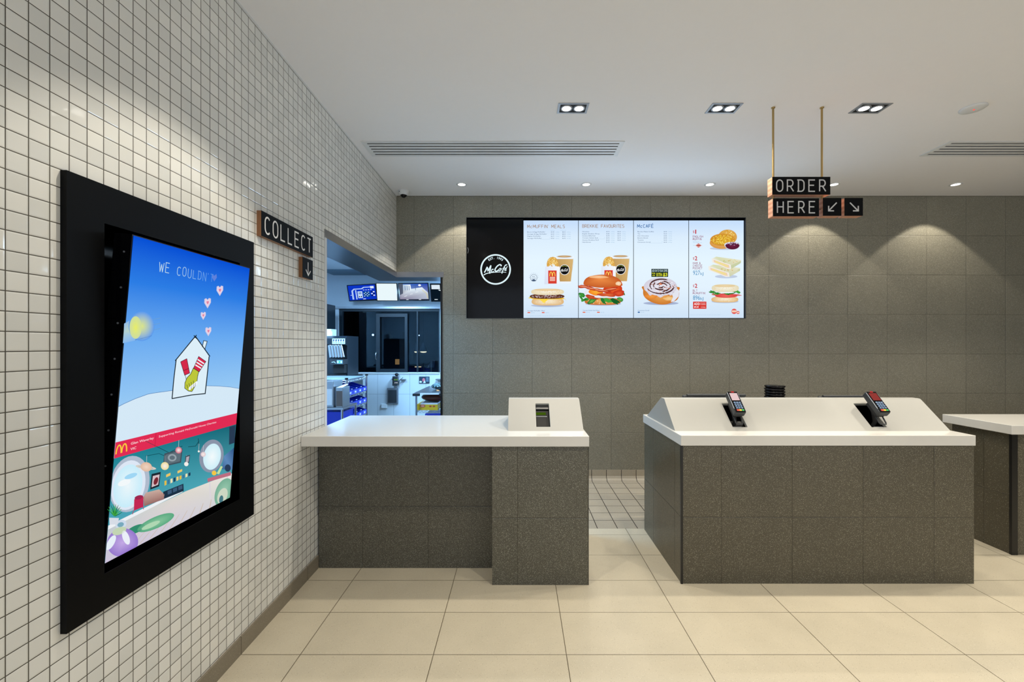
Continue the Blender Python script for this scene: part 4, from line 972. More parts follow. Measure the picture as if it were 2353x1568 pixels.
# sun smear and hearts
SKY_ = (112,172,240)
a.poly([(285,744),(320,724),(320,752),(284,764)], SKY_, 2, [(150,190,232),SKY_,(206,222,150),(176,208,216)])
a.poly([(284,764),(320,752),(320,781),(282,789)], SKY_, 2, [(176,208,216),(206,222,150),(126,180,240),(140,188,238)])
a.ell(325, 750, 30, 34, (88,154,239), 3, (222,232,130), n=28); a.ell(311, 753, 14, 26, (206,222,160), 4, (232,238,104), n=28)
for k in range(3): a.stroke([(350,735+k*12),(368,731+k*12)], 1.1, (110,160,210), 3)
a.stroke([(310,782),(348,772)], 1.2, (70,120,180), 3)
for x, y, s in ((504.8,667,9),(476.6,695.5,9),(466.6,725,7),(478.3,761,8)):
    for k, (c, m_) in enumerate((((214,206,232),1.0),((236,214,232),.7),((226,130,160),.35))):
        q = s*m_; a.poly([(x, y+q*1.5),(x-q*.85,y+q*.1),(x-q*.8,y-q*.9),(x-q*.35,y-q*1.1),(x,y-q*.7),(x+q*.35,y-q*1.15),(x+q*.85,y-q),(x+q*.85,y)], c, 3+k)
q = 492; a.poly([(q,647),(q-5,638),(q-4,631),(q,634),(q+5,630),(q+6,638)], (96,130,220), 3)
# house drawing
K = (22,34,44)
a.poly([(448.4,773),(480,819.5),(471,904.9),(394.8,916.4),(404.3,826.8)], (222,240,250), 3)
a.poly([(464.3,800.6),(467.6,783),(475.6,784.7),(470,803)], (222,240,250), 2); a.stroke([(464.3,798),(467.6,783),(475.6,784.7),(470,804)], 1.4, K, 4)
a.stroke([(402,829.5),(448.4,773),(482,819.5)], 2.2, K, 4); a.stroke([(445,771),(452,779)], 2, K, 4); a.stroke([(451,770),(447,777)], 2, K, 4)
a.stroke([(480,819.5),(476,860),(471,904.9),(440,908),(394.8,916.4),(399,870),(404.3,826.8)], 2.2, K, 4)
a.poly([(414.2,831.8),(428.5,824.5),(435.1,857.7),(423.5,862.7)], (214,40,74), 5); a.stroke([(414.2,831.8),(428.5,824.5),(435.1,857.7),(423.5,862.7),(414.2,831.8)], 1.1, K, 6); a.stroke([(421,852),(433.5,847)], 1.0, K, 6)
a.poly([(424,862),(433,858),(436,872),(428,876)], (222,240,250), 5); a.stroke([(424.5,862),(428,876)], 1, K, 6)
SA, SB, SC_, SD = (455.7,819.5),(472.3,831.1),(456.7,855),(443.4,847.7)
lp = lambda p, q_, f_: (p[0]+(q_[0]-p[0])*f_, p[1]+(q_[1]-p[1])*f_)
a.poly([SA,SB,SC_,SD], (214,40,74), 5)
for k in range(3):
    f0, f1 = .18+k*.22, .28+k*.22; a.poly([lp(SA,SD,f0),lp(SB,SC_,f0),lp(SB,SC_,f1),lp(SA,SD,f1)], (240,244,250), 6)
a.stroke([SA,SB,SC_,SD,SA], 1.1, K, 7)
hd = [(443.4,846),(455.7,854.4),(453,866),(451.7,877.6),(446,890),(440,900),(432,899),(423.5,892.5),(424,880),(429,868),(437,860)]
a.poly(hd, (190,200,60), 7); a.stroke(hd+[hd[0]], 1.2, K, 8)
for k in range(4): a.stroke([(428+k*5,884-k*3),(430.5+k*4.5,893-k*3)], 1.0, K, 9)
for k in range(4): a.ell(436+k*4.6, 892-k*3.6, 3.0, 5.2, (240,246,250), 9, n=14, rot=25); 
for k in range(3): a.stroke([(438.8+k*4.6, 888-k*3.6),(438+k*4.6,895-k*3.6)], .8, K, 10)
# pink band
a.tf = idt
a.rect(0, vb, TW, vc, (226,44,84), 3); ud = a.px(356.2,1010)[0]; a.rect(ud, vb, ud+.0022, vc, (196,30,66), 4)
hb = vb-vc
uM = a.px(278.5,1036)[0]; arches(a, uM, vc+hb*.24, .036, hb*.55, (250,206,60), .0042, 5, up=1)
uG = a.px(300,1022)[0]; wG = a.px(352.5,1010)[0]-uG
a.text('Glen Waverley', uG, vc+hb*.60, hb*.17, (250,236,240), 5, width=wG, up=1); a.text('VIC', uG, vc+hb*.24, hb*.17, (250,236,240), 5, width=wG*.24, up=1)
uS = a.px(364,1008)[0]; wS = a.px(496,976)[0]-uS; a.text('Supporting Ronald McDonald House Charities', uS, vc+hb*.60, hb*.15, (250,230,238), 5, width=wS, up=1)
# room picture
a.poly([(0,vc),(TW,vc),(TW,0),(0,0)], (30,132,150), 1, [(32,134,150),(22,100,116),(90,180,196),(90,180,200)])
C6 = lambda x, y: a.px(120+x/2.6125, 880+y/2.6125)
a.tf = C6
def clipu(pts): 
    r = []
    for p in pts:
        u, v = C6(*p); r.append((min(max(u,0),TW), min(max(v,0),TL)))
    return r
def cpoly(pts, col, L, cols=None):
    f0 = a.tf; p = clipu(pts); a.tf = idt; a.poly(p, col, L, cols); a.tf = f0
def cell(x, y, rx, ry, col, L, rot=0, cc=None, n=32):
    cr, sr = math.cos(math.radians(rot)), math.sin(math.radians(rot))
    p = clipu([(x+rx*math.cos(2*PI*i/n)*cr-ry*math.sin(2*PI*i/n)*sr, y+rx*math.cos(2*PI*i/n)*sr+ry*math.sin(2*PI*i/n)*cr) for i in range(n)])
    f0 = a.tf; c0 = clipu([(x,y)])[0]; a.tf = idt; a.fan(c0, p, col, L, cc or col); a.tf = f0
cpoly([(290,895),(800,652),(1120,525),(1120,720),(240,1130)], (226,220,210), 2, [(196,206,210),(224,218,208),(236,232,226),(214,214,216),(206,196,220)])
cpoly([(290,878),(780,640),(782,656),(290,902)], (238,242,246), 3)
for k in range(12): cpoly([(400+k*60,1030-k*30),(520+k*48,900-k*22),(524+k*48,898-k*22),(408+k*60,1026-k*30)], (206,190,176), 3)
cell(462, 608, 118, 172, (176,188,206), 3, 14); cell(455, 615, 100, 152, (222,232,246), 4, 14); cell(452, 620, 84, 132, (200,238,252), 5, 14, (236,248,252)); cell(430,600,40,18,(244,250,252),6,-20); cell(470,560,40,14,(160,216,246),6,-20)
cell(955, 440, 72, 100, (140,150,170), 3, 12); cell(958, 444, 52, 80, (206,240,250), 5, 12, (244,252,254))
cpoly([(672,425),(782,395),(772,480),(662,505)], (66,84,96), 4); cpoly([(680,432),(774,406),(765,472),(671,495)], (96,112,122), 5)
cell(718,450,26,22,(150,164,172),6,0); cell(718,450,16,13,(96,112,122),7,0)
cpoly([(595,548),(650,535),(640,622),(586,642)], (28,40,50), 5); cpoly([(602,560),(643,550),(634,612),(594,628)], (214,190,196), 6); cell(620,590,12,24,(120,40,50),7,20)
cpoly([(798,440),(826,432),(820,480),(794,488)], (60,80,92), 5); cpoly([(803,446),(821,441),(816,474),(799,480)], (180,170,180), 6)
for x, y, r, c in ((757,405,20,(206,90,120)),(674,500,24,(236,220,150)),(803,488,13,(240,240,236)),(905,430,15,(226,200,206)),(878,412,6,(250,250,240))):
    a.stroke([(x+2,y-r-40),(x,y-r)], 2.5, (190,200,206), 4); cell(x,y,r,r,c,6,0,(250,240,236))
a.stroke([(566,438),(565,480)], 2.5, (190,200,206), 4); cell(562,505,34,28,(226,186,160),7,8,(240,214,196)); cell(560,508,62,12,(216,206,196),6,8); cell(560,508,46,6,(120,180,190),6,8)
for k in range(9): cpoly([(672+k*18,590-k*6),(684+k*18,586-k*6),(684+k*18,612-k*7),(672+k*18,618-k*7)], [(230,190,70),(60,120,160),(240,226,180),(30,60,90),(250,210,120)][k%5], 6)
cpoly([(682,552),(708,540),(708,556),(682,568)], (240,200,100), 6); cpoly([(750,530),(778,518),(778,532),(750,545)], (230,200,110), 6)
cpoly([(664,655),(786,606),(788,650),(668,698)], (28,50,70), 5); 
for k in range(3): cpoly([(690+k*32,650-k*13),(715+k*32,640-k*13),(716+k*32,662-k*13),(692+k*32,672-k*13)], (60,90,120), 6)
cpoly([(545,690),(560,660),(640,640),(672,670),(668,700),(550,742)], (190,150,140), 5, [(176,130,120),(200,170,160),(206,176,160),(180,140,130),(150,110,110),(150,106,100)])
cpoly([(490,700),(545,682),(545,745),(488,768)], (196,40,84), 6); cell(517,688,26,12,(160,40,80),7,-15); a.stroke([(486,766),(480,790)],4,(180,60,100),6); a.stroke([(543,744),(546,760)],4,(180,60,100),6)
cell(620,840,120,34,(90,170,130),4,-24,(140,200,160)); cell(590,856,60,14,(176,216,180),5,-24); cell(500,880,60,22,(50,140,110),4,-24)
for k in range(9):
    an = math.radians(200+k*20); a.stroke([(372,800),(372+26*math.cos(an),790+40*math.sin(an)),(372+46*math.cos(an),776+48*math.sin(an))], 7, [(40,150,60),(80,180,70),(30,120,60)][k%3], 6, 2)
cpoly([(336,812),(398,812),(390,850),(342,852)], (216,222,232), 7)
cpoly([(930,575),(1070,535),(1072,556),(932,596)], (190,110,130), 5); a.stroke([(945,600),(948,700)],8,(220,214,220),4); a.stroke([(1050,560),(1050,640)],8,(220,214,220),4)
cell(970,542,14,14,(246,200,70),6); cell(1052,512,18,22,(40,60,90),6); cpoly([(985,545),(1010,500),(1022,504),(1000,550)],(200,226,160),6)
cell(1030,660,52,90,(120,176,150),6,20,(160,206,180)); cell(1020,680,28,50,(206,216,196),7,20); cell(1012,700,12,24,(70,120,130),8,10)
cpoly([(1030,440),(1090,390),(1085,520),(1016,520)], (70,110,160), 4, [(96,140,190),(40,80,130),(90,130,180),(60,100,150)])
cpoly([(1062,265),(1098,256),(1094,360),(1060,372)], (40,60,84), 5); a.stroke([(560,300+50),(700,420),(780,380)], 3, (16,60,70), 3)
a.stroke([(560,440),(640,425),(700,450)], 3, (16,70,80), 3); a.stroke([(880,350),(860,380),(815,385)], 3, (16,60,70), 3); a.stroke([(876,335),(880,410)], 3, (16,50,60), 3)
# round purple armchair in the near corner
cell(420,960,95,85,(150,120,206),6,-20,(196,170,230)); cell(440,930,20,44,(236,240,250),7,-20); cell(350,960,20,50,(232,240,250),7,30); cell(400,890,44,22,(196,214,180),7,-20); cell(410,850,34,26,(206,220,236),6,-20); cell(408,852,20,14,(120,170,190),7,-20)
a.build('displayed_image', M['tv'], t)

# ================================================================== KITCHEN
def fitting(x, y, w_, d_, label):
    t = thing('kitchen_ceiling_light', (x, y, KZ), label, 'ceiling light', 'kitchen ceiling lights')
    MB().box(x-w_/2,x+w_/2,y-d_/2,y+d_/2,KZ-.03,KZ-.0005).build('fitting_body', M['white'], t)
    MB().box(x-w_/2+.02,x+w_/2-.02,y-d_/2+.02,y+d_/2-.02,KZ-.034,KZ-.0302).build('diffuser', emit('kitchen_tube', (206,230,255), 2.0), t)
    ld = bpy.data.lights.new('area_light', 'AREA'); ld.shape = 'RECTANGLE'; ld.size = w_; ld.size_y = d_; ld.energy = P_KIT; ld.color = (.34,.64,1.0)
    o = bpy.data.objects.new('area_light', ld); COL.objects.link(o); o.location = (x,y,KZ-.04); o.parent = t; o.matrix_parent_inverse = Matrix.Translation(-t.location)
fitting(-2.25, 4.1, .3, .9, 'long kitchen ceiling light hidden behind the white tiled wall')
fitting(-.55, 5.5, .3, 1.1, 'long kitchen ceiling light hidden behind the grey wall')
o = MB().box(-2.75, -2.15, 5.95, 6.38, KZ-.012, KZ-.0005).build('kitchen_ceiling_vent', plain('grey_vent', (84,108,124), .5)); tag(o, 'grey flat panel in the kitchen ceiling above the monitors', 'air vent')
def kscreen(p, Y, label, draw, bezel=.012, tilt=0):
    """p = photo corners of the monitor: left top, right top, right bottom, left bottom"""
    q = [at(x, y, Y) for x, y in p]; c = sum(q, Vector())/4
    t = thing('kitchen_monitor', c, label, 'monitor', 'monitors above the kitchen window')
    m = MB(); m.add(q+[v+Vector((0,.035,0)) for v in q], [(0,1,2,3),(7,6,5,4),(0,4,5,1),(1,5,6,2),(2,6,7,3),(3,7,4,0)]); bd = m.build('casing', M['gloss'], t)
    MB().cyl((c.x, Y+.03, c.z+.02), (c.x, KY-.0005, c.z+.06), .018).build('wall_arm', M['matte'], t)
    a = Art((0,Y-.0008,H), (1,0,0), (0,0,1), (0,-1,0), step=.0004)
    U0, V0 = Vector(p[1])-Vector(p[0]), Vector(p[3])-Vector(p[0]); O0 = Vector(p[0])
    kx = bezel*985/Y/U0.length; ky = bezel*985/Y/V0.length
    a.tf = lambda x, y: a.px(*(O0+U0*(kx+x*(1-2*kx))+V0*(ky+y*(1-2*ky))))
    draw(a); a.build('displayed_image', M['sign'], bd)
def d1(a):
    a.rect(0,0,1,1,(10,50,190),1); W=(170,196,240)
    a.stroke([(.14,.95),(.14,.36),(.22,.25),(.50,.25),(.58,.16),(.9,.16)], .06, W, 2); a.stroke([(.27,.95),(.27,.32)], .045, W, 2)
    a.rect(.82,.1,.95,.26,(210,226,250),3); a.rect(.33,.42,.5,.88,(190,214,244),3); a.rect(.36,.48,.47,.62,(120,150,200),4)
    for x in (.36,.43): a.rect(x,.74,x+.04,.82,(10,20,50),4)
    a.rect(.53,.45,.78,.82,(10,80,160),3)
    for i in range(4):
        for j in range(4): a.rect(.55+i*.055,.48+j*.085,.585+i*.055,.53+j*.085,[(10,60,60),(220,230,240),(20,30,60),(200,220,240)][(i*3+j)%4],4)
    for i in range(2):
        for j in range(3): a.rect(.82+i*.075,.46+j*.12,.88+i*.075,.53+j*.12,[(10,20,50),(230,240,250)][(i+j)%2],4)
    for k in range(4): a.rect(.54+k*.09,.32,.59+k*.09,.36,(200,220,250),4)
    a.rect(.5,.93,.6,.97,(230,240,250),4); a.rect(.06,.64,.1,.67,(230,240,250),4)
def d2(a): a.rect(0,0,1,1,(226,240,244),1)
def d3(a):
    a.poly([(0,0),(1,0),(1,1),(0,1)], (120,150,190), 1, [(60,110,190),(20,60,170),(150,160,180),(110,100,130)])
    a.poly([(0,.7),(.3,.35),(.8,.22),(1,.55),(1,1),(0,1)], (190,206,224), 2, [(150,150,170),(216,230,240),(226,236,246),(190,200,214),(170,180,200),(120,110,140)])
    a.poly([(0,.05),(.4,.05),(.42,.4),(.0,.62)], (190,214,232), 3, [(120,160,200),(240,248,250),(226,236,244),(140,140,150)])
    a.poly([(0,0),(.14,0),(.12,.6),(0,.7)], (80,90,110), 4)
    for x in (.2,.27,.34,.56): a.rect(x,.12,x+.018,.4,(70,100,150),4)
    a.ell(.72,.1,.05,.06,(244,250,252),4)
    for k in range(3): a.stroke([(.16+k*.2,.78-k*.12),(.26+k*.2,.73-k*.12)], .02, (240,244,250), 4)
    a.stroke([(.8,.4),(.94,.6),(.98,.9)], .02, (214,200,120), 4)
    a.rect(0,.955,1,1,(10,24,50),5); a.rect(.22,.96,.3,.99,(226,236,244),6); a.rect(.66,.96,.74,.99,(226,236,244),6)
def d4(a):
    a.rect(0,0,1,1,(8,22,34),1); a.rect(.02,.04,.34,.3,(214,228,238),2); a.poly([(.26,.34),(.34,.33),(.9,.72),(.9,.86)],(226,240,246),2); a.rect(.1,.9,.22,.94,(214,228,238),2); a.rect(.72,.9,.9,.94,(60,140,120),2)
kscreen([(796.5,655.5),(862.5,651.8),(864.8,690.5),(802.3,692.8)], 6.2, 'tilted kitchen monitor with a blue order diagram, leftmost of the four', d1)
kscreen([(863.5,650.5),(912,650.8),(914,691.8),(866,692)], 6.18, 'kitchen monitor showing a plain white picture beside the blue one', d2, bezel=.009)
kscreen([(914.5,650.8),(984,650),(986,691.2),(917.5,692)], 6.2, 'kitchen monitor showing a car lane camera view', d3)
kscreen([(987.5,651.5),(1052,651.5),(1052,693.5),(991,693.5)], 6.2, 'dark kitchen monitor partly hidden by the grey wall', d4)

# wall fittings under the window
Y = KY-.001
def wbox(name, x0, x1, y0, y1, dp, mat, label, cat, bevel=.004):
    t = thing(name, at((x0+x1)/2, y1, Y), label, cat); p, q = at(x0,y0,Y), at(x1,y1,Y)
    o = MB().box(p.x, q.x, Y-dp, Y, q.z, p.z).build('body', mat, t, bevel=bevel); return t, p, q
t, p, q = wbox('headset_charger', 904.5, 916, 864.5, 886, .07, M['darkgrey'], 'black headset charging box with green lights on the white kitchen wall', 'charger')
for i, (x, y, c) in enumerate(((907.5,873,(120,190,60)),(912,873,(120,190,60)),(907.5,880,(220,230,240)),(912,880,(220,230,240)))):
    v = at(x,y,Y-.072); MB().box(v.x-.009,v.x+.009,Y-.074,Y-.07,v.z-.007,v.z+.007).build('indicator', emit('charger_led_%d' % (i//2), c, .7), t)
v = at(911.5,861,Y-.05); MB().ball(v, .028,.03,.024).build('headset', M['matte'], t)
MB().tube([at(906,866,Y-.07), at(901,872,Y-.09), at(903,876,Y-.08), at(907,880,Y-.07)], .006).build('cable', M['matte'], t)
MB().tube([at(916,877,Y-.04), at(921,872,Y-.06), at(926,868,Y-.07)], .004).build('aerial', M['matte'], t)
t, p, q = wbox('wall_panel', 890.8, 915.3, 891.5, 927.8, .03, M['midgrey'], 'grey rectangular access panel on the white kitchen wall', 'panel')
MB().box(p.x+.018,q.x-.018,Y-.036,Y-.03,q.z+.02,p.z-.03).build('inset_door', M['darkgrey'], t)
wbox('wall_socket', 876.5, 890.5, 928.3, 938, .02, M['white'], 'small white socket box low on the kitchen wall', 'socket')
wbox('wall_bracket', 921, 933.2, 871.3, 873, .06, M['midgrey'], 'thin grey bracket shelf on the kitchen wall right of the charger', 'bracket', bevel=0)
t, p, q = wbox('wall_poster', 963.3, 987, 865.7, 881.5, .006, M['darkgrey'], 'small dark poster with a pink centre on the kitchen wall', 'poster', bevel=0)
a = Art((0,Y-.0075,H),(1,0,0),(0,0,1),(0,-1,0)); a.tf = a.px; a.rect(964,866.5,986.3,880.8,(30,52,70),1); a.ell(973.5,873.5,3.2,4.2,(206,110,120),2); a.ell(966.5,878,3,2.2,(214,228,238),2); a.poly([(972,880.5),(976.5,874),(978,880.5)],(214,228,238),3)
for k in range(4): a.rect(979,868+k*2.6,985,869.2+k*2.6,(130,160,180),2)
a.build('print', M['print'], t)
wbox('wall_bracket', 1003.5, 1030, 870.5, 872.5, .1, M['midgrey'], 'grey bracket shelf on the kitchen wall partly behind the black edge', 'bracket', bevel=0)

def wire_shelf(x0,x1,y0,y1,z,name,par,th=.022,n=10,along='y'):
    m = MB(); r = .0032
    for yy in (y0,y1): m.tube([(x0,yy,z),(x1,yy,z)], r); m.tube([(x0,yy,z-th),(x1,yy,z-th)], r)
    for xx in (x0,x1): m.tube([(xx,y0,z),(xx,y1,z)], r); m.tube([(xx,y0,z-th),(xx,y1,z-th)], r)
    for k in range(1,n): 
        f = k/n; m.tube([(x0+(x1-x0)*f,y0,z),(x0+(x1-x0)*f,y1,z)], .002, 6)
    k = 0; st = .022; y = y0
    while y < y1-st:
        for xx in (x0,x1): m.tube([(xx,y,z if k%2 else z-th),(xx,y+st,z-th if k%2 else z)], .0018, 5)
        y += st; k += 1
    x = x0; k = 0
    while x < x1-st:
        for yy in (y0,y1): m.tube([(x,yy,z if k%2 else z-th),(x+st,yy,z-th if k%2 else z)], .0018, 5)
        x += st; k += 1
    return m.build(name, M['chrome'], par)
# wire rack with blue bins
kx0, kx1, ky0, ky1 = -2.2, -1.755, 4.38, 4.96
t = thing('wire_rack', ((kx0+kx1)/2, (ky0+ky1)/2, 0), 'chrome wire rack holding rows of blue bins inside the kitchen opening', 'rack')
for x in (kx0,kx1):
    for y in (ky0,ky1): 
        p_ = MB().cyl((x,y,.002),(x,y,1.045),.0125,n=12).build('post', M['chrome'], t); MB().cyl((x,y,1.045),(x,y,1.062),.016,n=12).build('post_cap', M['matte'], p_)
wire_shelf(kx0,kx1,ky0,ky1,1.035,'top_shelf',t)
for z in (.875,.745,.612,.2): wire_shelf(kx0,kx1,ky0,ky1,z,'shelf',t)
MB().box(kx0+.012,kx1-.012,ky0+.012,ky1-.012,1.0385,1.044).build('top_mat', plain('grey_shelf_mat', (120,134,140), .4), t)
def bin_mesh():
    w_, L, hB, hF, tk = .128, .40, .105, .045, .004   # opening faces +X
    m = MB()
    m.box(0, L, 0, w_, 0, tk); m.box(0, tk, 0, w_, 0, hB); m.box(L-tk, L+.012, 0, w_, 0, hF)
    side = [(0,0),(L,0),(L+.012,hF),(L*.55,hB),(0,hB)]
    m.prism(side, 1, 0, tk); m.prism(side, 1, w_-tk, w_)
    return m
M['white_tag'] = plain('white_tag', (225,230,235), .5)
rowsn = ['top', 'middle', 'bottom']; pos = ['nearest', 'second nearest', 'third from', 'farthest from']
bin0 = None
for r, z in enumerate((.8775,.7475,.6145)):
    for k in range(4):
        lab = 'blue bin on the %s row of the wire rack, %s the countertop' % (rowsn[r], ['nearest to','second from','third from','farthest from'][k])
        x, y = kx0+.04, ky0+.02+k*.136
        if bin0 is None:
            bin0 = thing('storage_bin', (x, y, z), lab, 'bin', 'blue storage bins on the wire rack')
            m = bin_mesh(); m.v = [(a_+x, b_+y, c_+z) for a_, b_, c_ in m.v]; m.build('tub', M['blueplastic'], bin0)
            MB().box(x+.4125,x+.4135,y+.045,y+.085,z+.012,z+.03).build('tag', M['white_tag'], bin0)
            m = MB(); rn = random.Random(3)
            for _ in range(26): m.obox((x+rn.uniform(.05,.36), y+rn.uniform(.02,.105), z+rn.uniform(.012,.05)), Vector((1,rn.uniform(-1,1),.3)).normalized(), Vector((rn.uniform(-1,1),1,0)).normalized(), (0,0,1), .018, .012, .004)
            o = m.build('sachets', plain('pale_sachets', (190,205,220), .4), bin0); tag(o, kind='stuff'); B0 = (x,y,z)
        else: copy_tree(bin0, (x-B0[0], y-B0[1], z-B0[2]), lab)

# napkin stand with two steel dispensers in front of the rack
sx0, sx1, sy0, sy1, sz = -1.80, -1.58, 3.86, 4.2, .835
t = thing('steel_stand', (-1.69, 4.0, 0), 'small steel stand under the napkin dispensers inside the opening', 'stand')
MB().box(sx0,sx1,sy0,sy1,sz-.02,sz).build('top_plate', M['steel'], t); MB().box(sx0,sx1,sy0,sy1,.57,.585).build('lower_shelf', M['steel'], t)
for x in (sx0+.012,sx1-.012):
    for y in (sy0+.012,sy1-.012): MB().cyl((x,y,.002),(x,y,sz-.02),.011,n=12).build('leg', M['chrome'], t)
def dispenser(x0,x1,y0,y1,z1,label,front,paper):
    t = thing('napkin_dispenser', ((x0+x1)/2,(y0+y1)/2,sz), label, 'dispenser')
    MB().box(x0,x1,y0,y1,sz+.0005,z1).build('steel_body', M['steel'], t, bevel=.003)
    MB().box(x0+.004,x1-.004,y0-.003,y0,sz+.01,z1-.03).build('front_plate', front, t)
    if paper: MB().box(x0+.008,x1-.01,y0-.008,y0-.003,sz+.02,z1-.07).build('napkins', M['white_tag'], t)
    else: MB().add([(x0+.01,y0+.01,z1+.001),(x1-.005,y0+.01,z1+.001),(x1+.004,y1-.03,z1+.022),(x0+.02,y1-.03,z1+.016)], [(0,1,2,3)]).build('napkins', M['white_tag'], t)
dispenser(-1.645,-1.584,3.865,4.03,1.015,'steel napkin dispenser with brown front, right of the pair in the opening', plain('brown_grey_plate', (104,90,84), .3, .4), False)
dispenser(-1.775,-1.672,3.88,4.08,1.07,'wide steel napkin dispenser with white paper hanging, left of the pair', M['steel'], True)
t = thing('storage_tub', (-1.69,4.03,.585), 'plain blue tub on the lower shelf of the steel stand', 'tub')
m = MB(); m.box(-1.78,-1.6,3.9,4.16,.586,.59)
for bx in ((-1.78,-1.775,3.9,4.16),(-1.605,-1.6,3.9,4.16),(-1.78,-1.6,3.9,3.905),(-1.78,-1.6,4.155,4.16)): m.box(*bx,.586,.78)
m.build('shell', M['blueplastic'], t); MB().box(-1.785,-1.595,3.895,4.165,.78,.79).build('lid', M['blueplastic'], t)

# drinks station with cup dispensers, dark tall fridge behind
Yd = 5.05; zb = ZZ(868, Yd)
t = thing('drinks_cabinet', (-2.35,5.3,0), 'dark low cabinet under the cup dispenser at the left of the opening', 'cabinet')
MB().box(-2.7,-2.03,Yd,5.6,0,zb).build('body', M['darkgrey'], t, bevel=.004); MB().box(-2.69,-2.04,Yd-.012,Yd,.1,zb-.06).build('door', M['matte'], t)
xa, xb = XX(749,Yd), XX(791,Yd)
t = thing('cup_dispenser', ((xa+xb)/2,5.2,zb), 'dark cup dispenser with a white label strip and slanted cup tubes', 'dispenser')
MB().prism([(Yd+.10,zb+.001),(5.5,zb+.001),(5.5,ZZ(772,Yd)),(Yd+.10,ZZ(772,Yd)),(Yd+.02,ZZ(778,Yd)),(Yd+.02,ZZ(792,Yd)),(Yd+.10,ZZ(795,Yd))],0,xa-.06,xb+.0).build('housing', plain('blue_grey_housing', (22,32,40), .35), t, bevel=.004)
a = Art((0,Yd+.018,H),(1,0,0),(0,0,1),(0,-1,0)); a.tf = a.px; a.rect(763.5,778.5,793,791,(206,222,236),1)
for k in range(5): a.poly([(765+k*5.6,780),(769+k*5.6,780),(767.5+k*5.6,785.5),(765.5+k*5.6,785.5)],(40,60,90),2); a.rect(765+k*5.6,787,769+k*5.6,789.5,(110,140,180),2)
a.build('label_strip', M['print'], t)
for k in range(5):
    x = 757+k*6.4; MB().cyl(at(x,794,Yd+.02), at(x+5.2,822,Yd+.0), .019, .026, n=16).build('cup_tube', M['chrome'], t)
MB().box(XX(760,Yd),xb,Yd-.02,Yd+.1,ZZ(838,Yd),ZZ(826,Yd)).build('control_panel', M['darkgrey'], t)
a = Art((0,Yd-.0215,H),(1,0,0),(0,0,1),(0,-1,0)); a.tf = a.px
a.stroke([(762,833),(768,832),(771,835)],1.2,(190,220,236),1); a.rect(774,828,787,836,(120,160,190),1)
for k in range(3): a.rect(775+k*4,830,777.5+k*4,834.5,[(220,230,236),(60,160,90),(230,236,240)][k],2)
a.build('panel_marks', M['print'], t)
MB().box(XX(764,Yd),xb-.01,Yd+.02,Yd+.2,ZZ(858,Yd),ZZ(839,Yd)).build('drip_box', M['matte'], t)
o = thing('paper_box', at(756,768,5.2), 'white paper box on top of the cup dispenser', 'box'); MB().box(XX(748.5,5.2),XX(761,5.2),5.2,5.35,ZZ(772,Yd)+.001,ZZ(756.5,5.2)).build('carton', M['white_tag'], o); MB().box(XX(757,5.2),XX(765,5.2),5.18,5.195,ZZ(772,Yd)+.001,ZZ(762,5.2)).build('flap', M['white_tag'], o)
t = thing('tall_fridge', (-2.85,5.9,0), 'tall dark grey fridge behind the cup dispenser', 'fridge')
MB().box(-3.15,-2.56,5.66,6.0,.0,1.95).build('cabinet', plain('dark_fridge', (22,34,42), .35), t, bevel=.004); MB().box(-3.14,-2.57,5.645,5.66,.08,1.93).build('door', plain('dark_fridge_door', (20,30,38), .35), t, bevel=.003)
MB().cyl((-2.62,5.625,1.0),(-2.62,5.625,1.5),.01).build('door_handle', M['steel'], t)
t = thing('drip_tray', at(770,866,5.05), 'flat black drip tray on the dark cabinet under the cup dispenser', 'tray')
MB().box(-2.62,-2.06,Yd+.001,Yd+.085,zb+.0005,zb+.03).build('tray', M['matte'], t, bevel=.004)

# trolley on the right
cx0, cx1, cy0, cy1 = XX(952,5.2), -.62, 5.2, 6.05; zt = ZZ(903,5.2)
t = thing('steel_trolley', ((cx0+cx1)/2,5.6,0), 'steel topped trolley with black corners, right side of the kitchen opening', 'trolley')
MB().box(cx0,cx1,cy0,cy1,zt-.012,zt).build('top_plate', M['steel'], t)
MB().box(cx0+.07,cx0+.30,cy0-.006,cy0,zt-.022,zt-.004).build('label_rail', M['white'], t)
for x in (cx0+.02,cx0+.345,cx1-.02):
    for y in (cy0+.02,cy1-.02):
        p_ = MB().cyl((x,y,.002),(x,y,zt-.012),.012,n=12).build('post', M['chrome'], t)
        MB().box(x-.04,x+.04,y-.028,y+.02,zt-.04,zt-.0125).build('corner_guard', M['matte'], p_)
zs = ZZ(945,5.22); wire_shelf(cx0+.02,cx1-.02,cy0+.02,cy1-.02,zs,'wire_shelf',t); wire_shelf(cx0+.02,cx1-.02,cy0+.02,cy1-.02,.25,'wire_shelf',t)
t = thing('yellow_carton', at(980,944,5.3), 'yellow carton with red oval marks on the trolley shelf', 'box')
ya, yb_ = XX(957,5.26), XX(1006,5.26); z1 = ZZ(930,5.26)
MB().box(ya,yb_,5.26,5.62,zs+.004,z1).build('carton', plain('yellow_card', (214,170,20), .5), t); MB().box(ya+.05,yb_-.005,5.262,5.6,z1,z1+.018).build('pale_lid', M['white_tag'], t)
a = Art((0,5.2585,H),(1,0,0),(0,0,1),(0,-1,0)); a.tf = a.px; a.ell(971,933.5,6,3.3,(176,30,24),1); a.ell(971,933.5,4.6,2,(226,150,120),2);
a.build('oval_mark', M['print'], t)
for x in (989,997):
    a = Art((0,5.2585,H),(1,0,0),(0,0,1),(0,-1,0)); a.tf = a.px; a.ell(x,934.2,2.8,1.8,(190,60,30),1); a.build('small_mark', M['print'], t)
t = thing('bread_bag', at(990,926,5.4), 'brown bag lying on top of the yellow carton', 'bag')
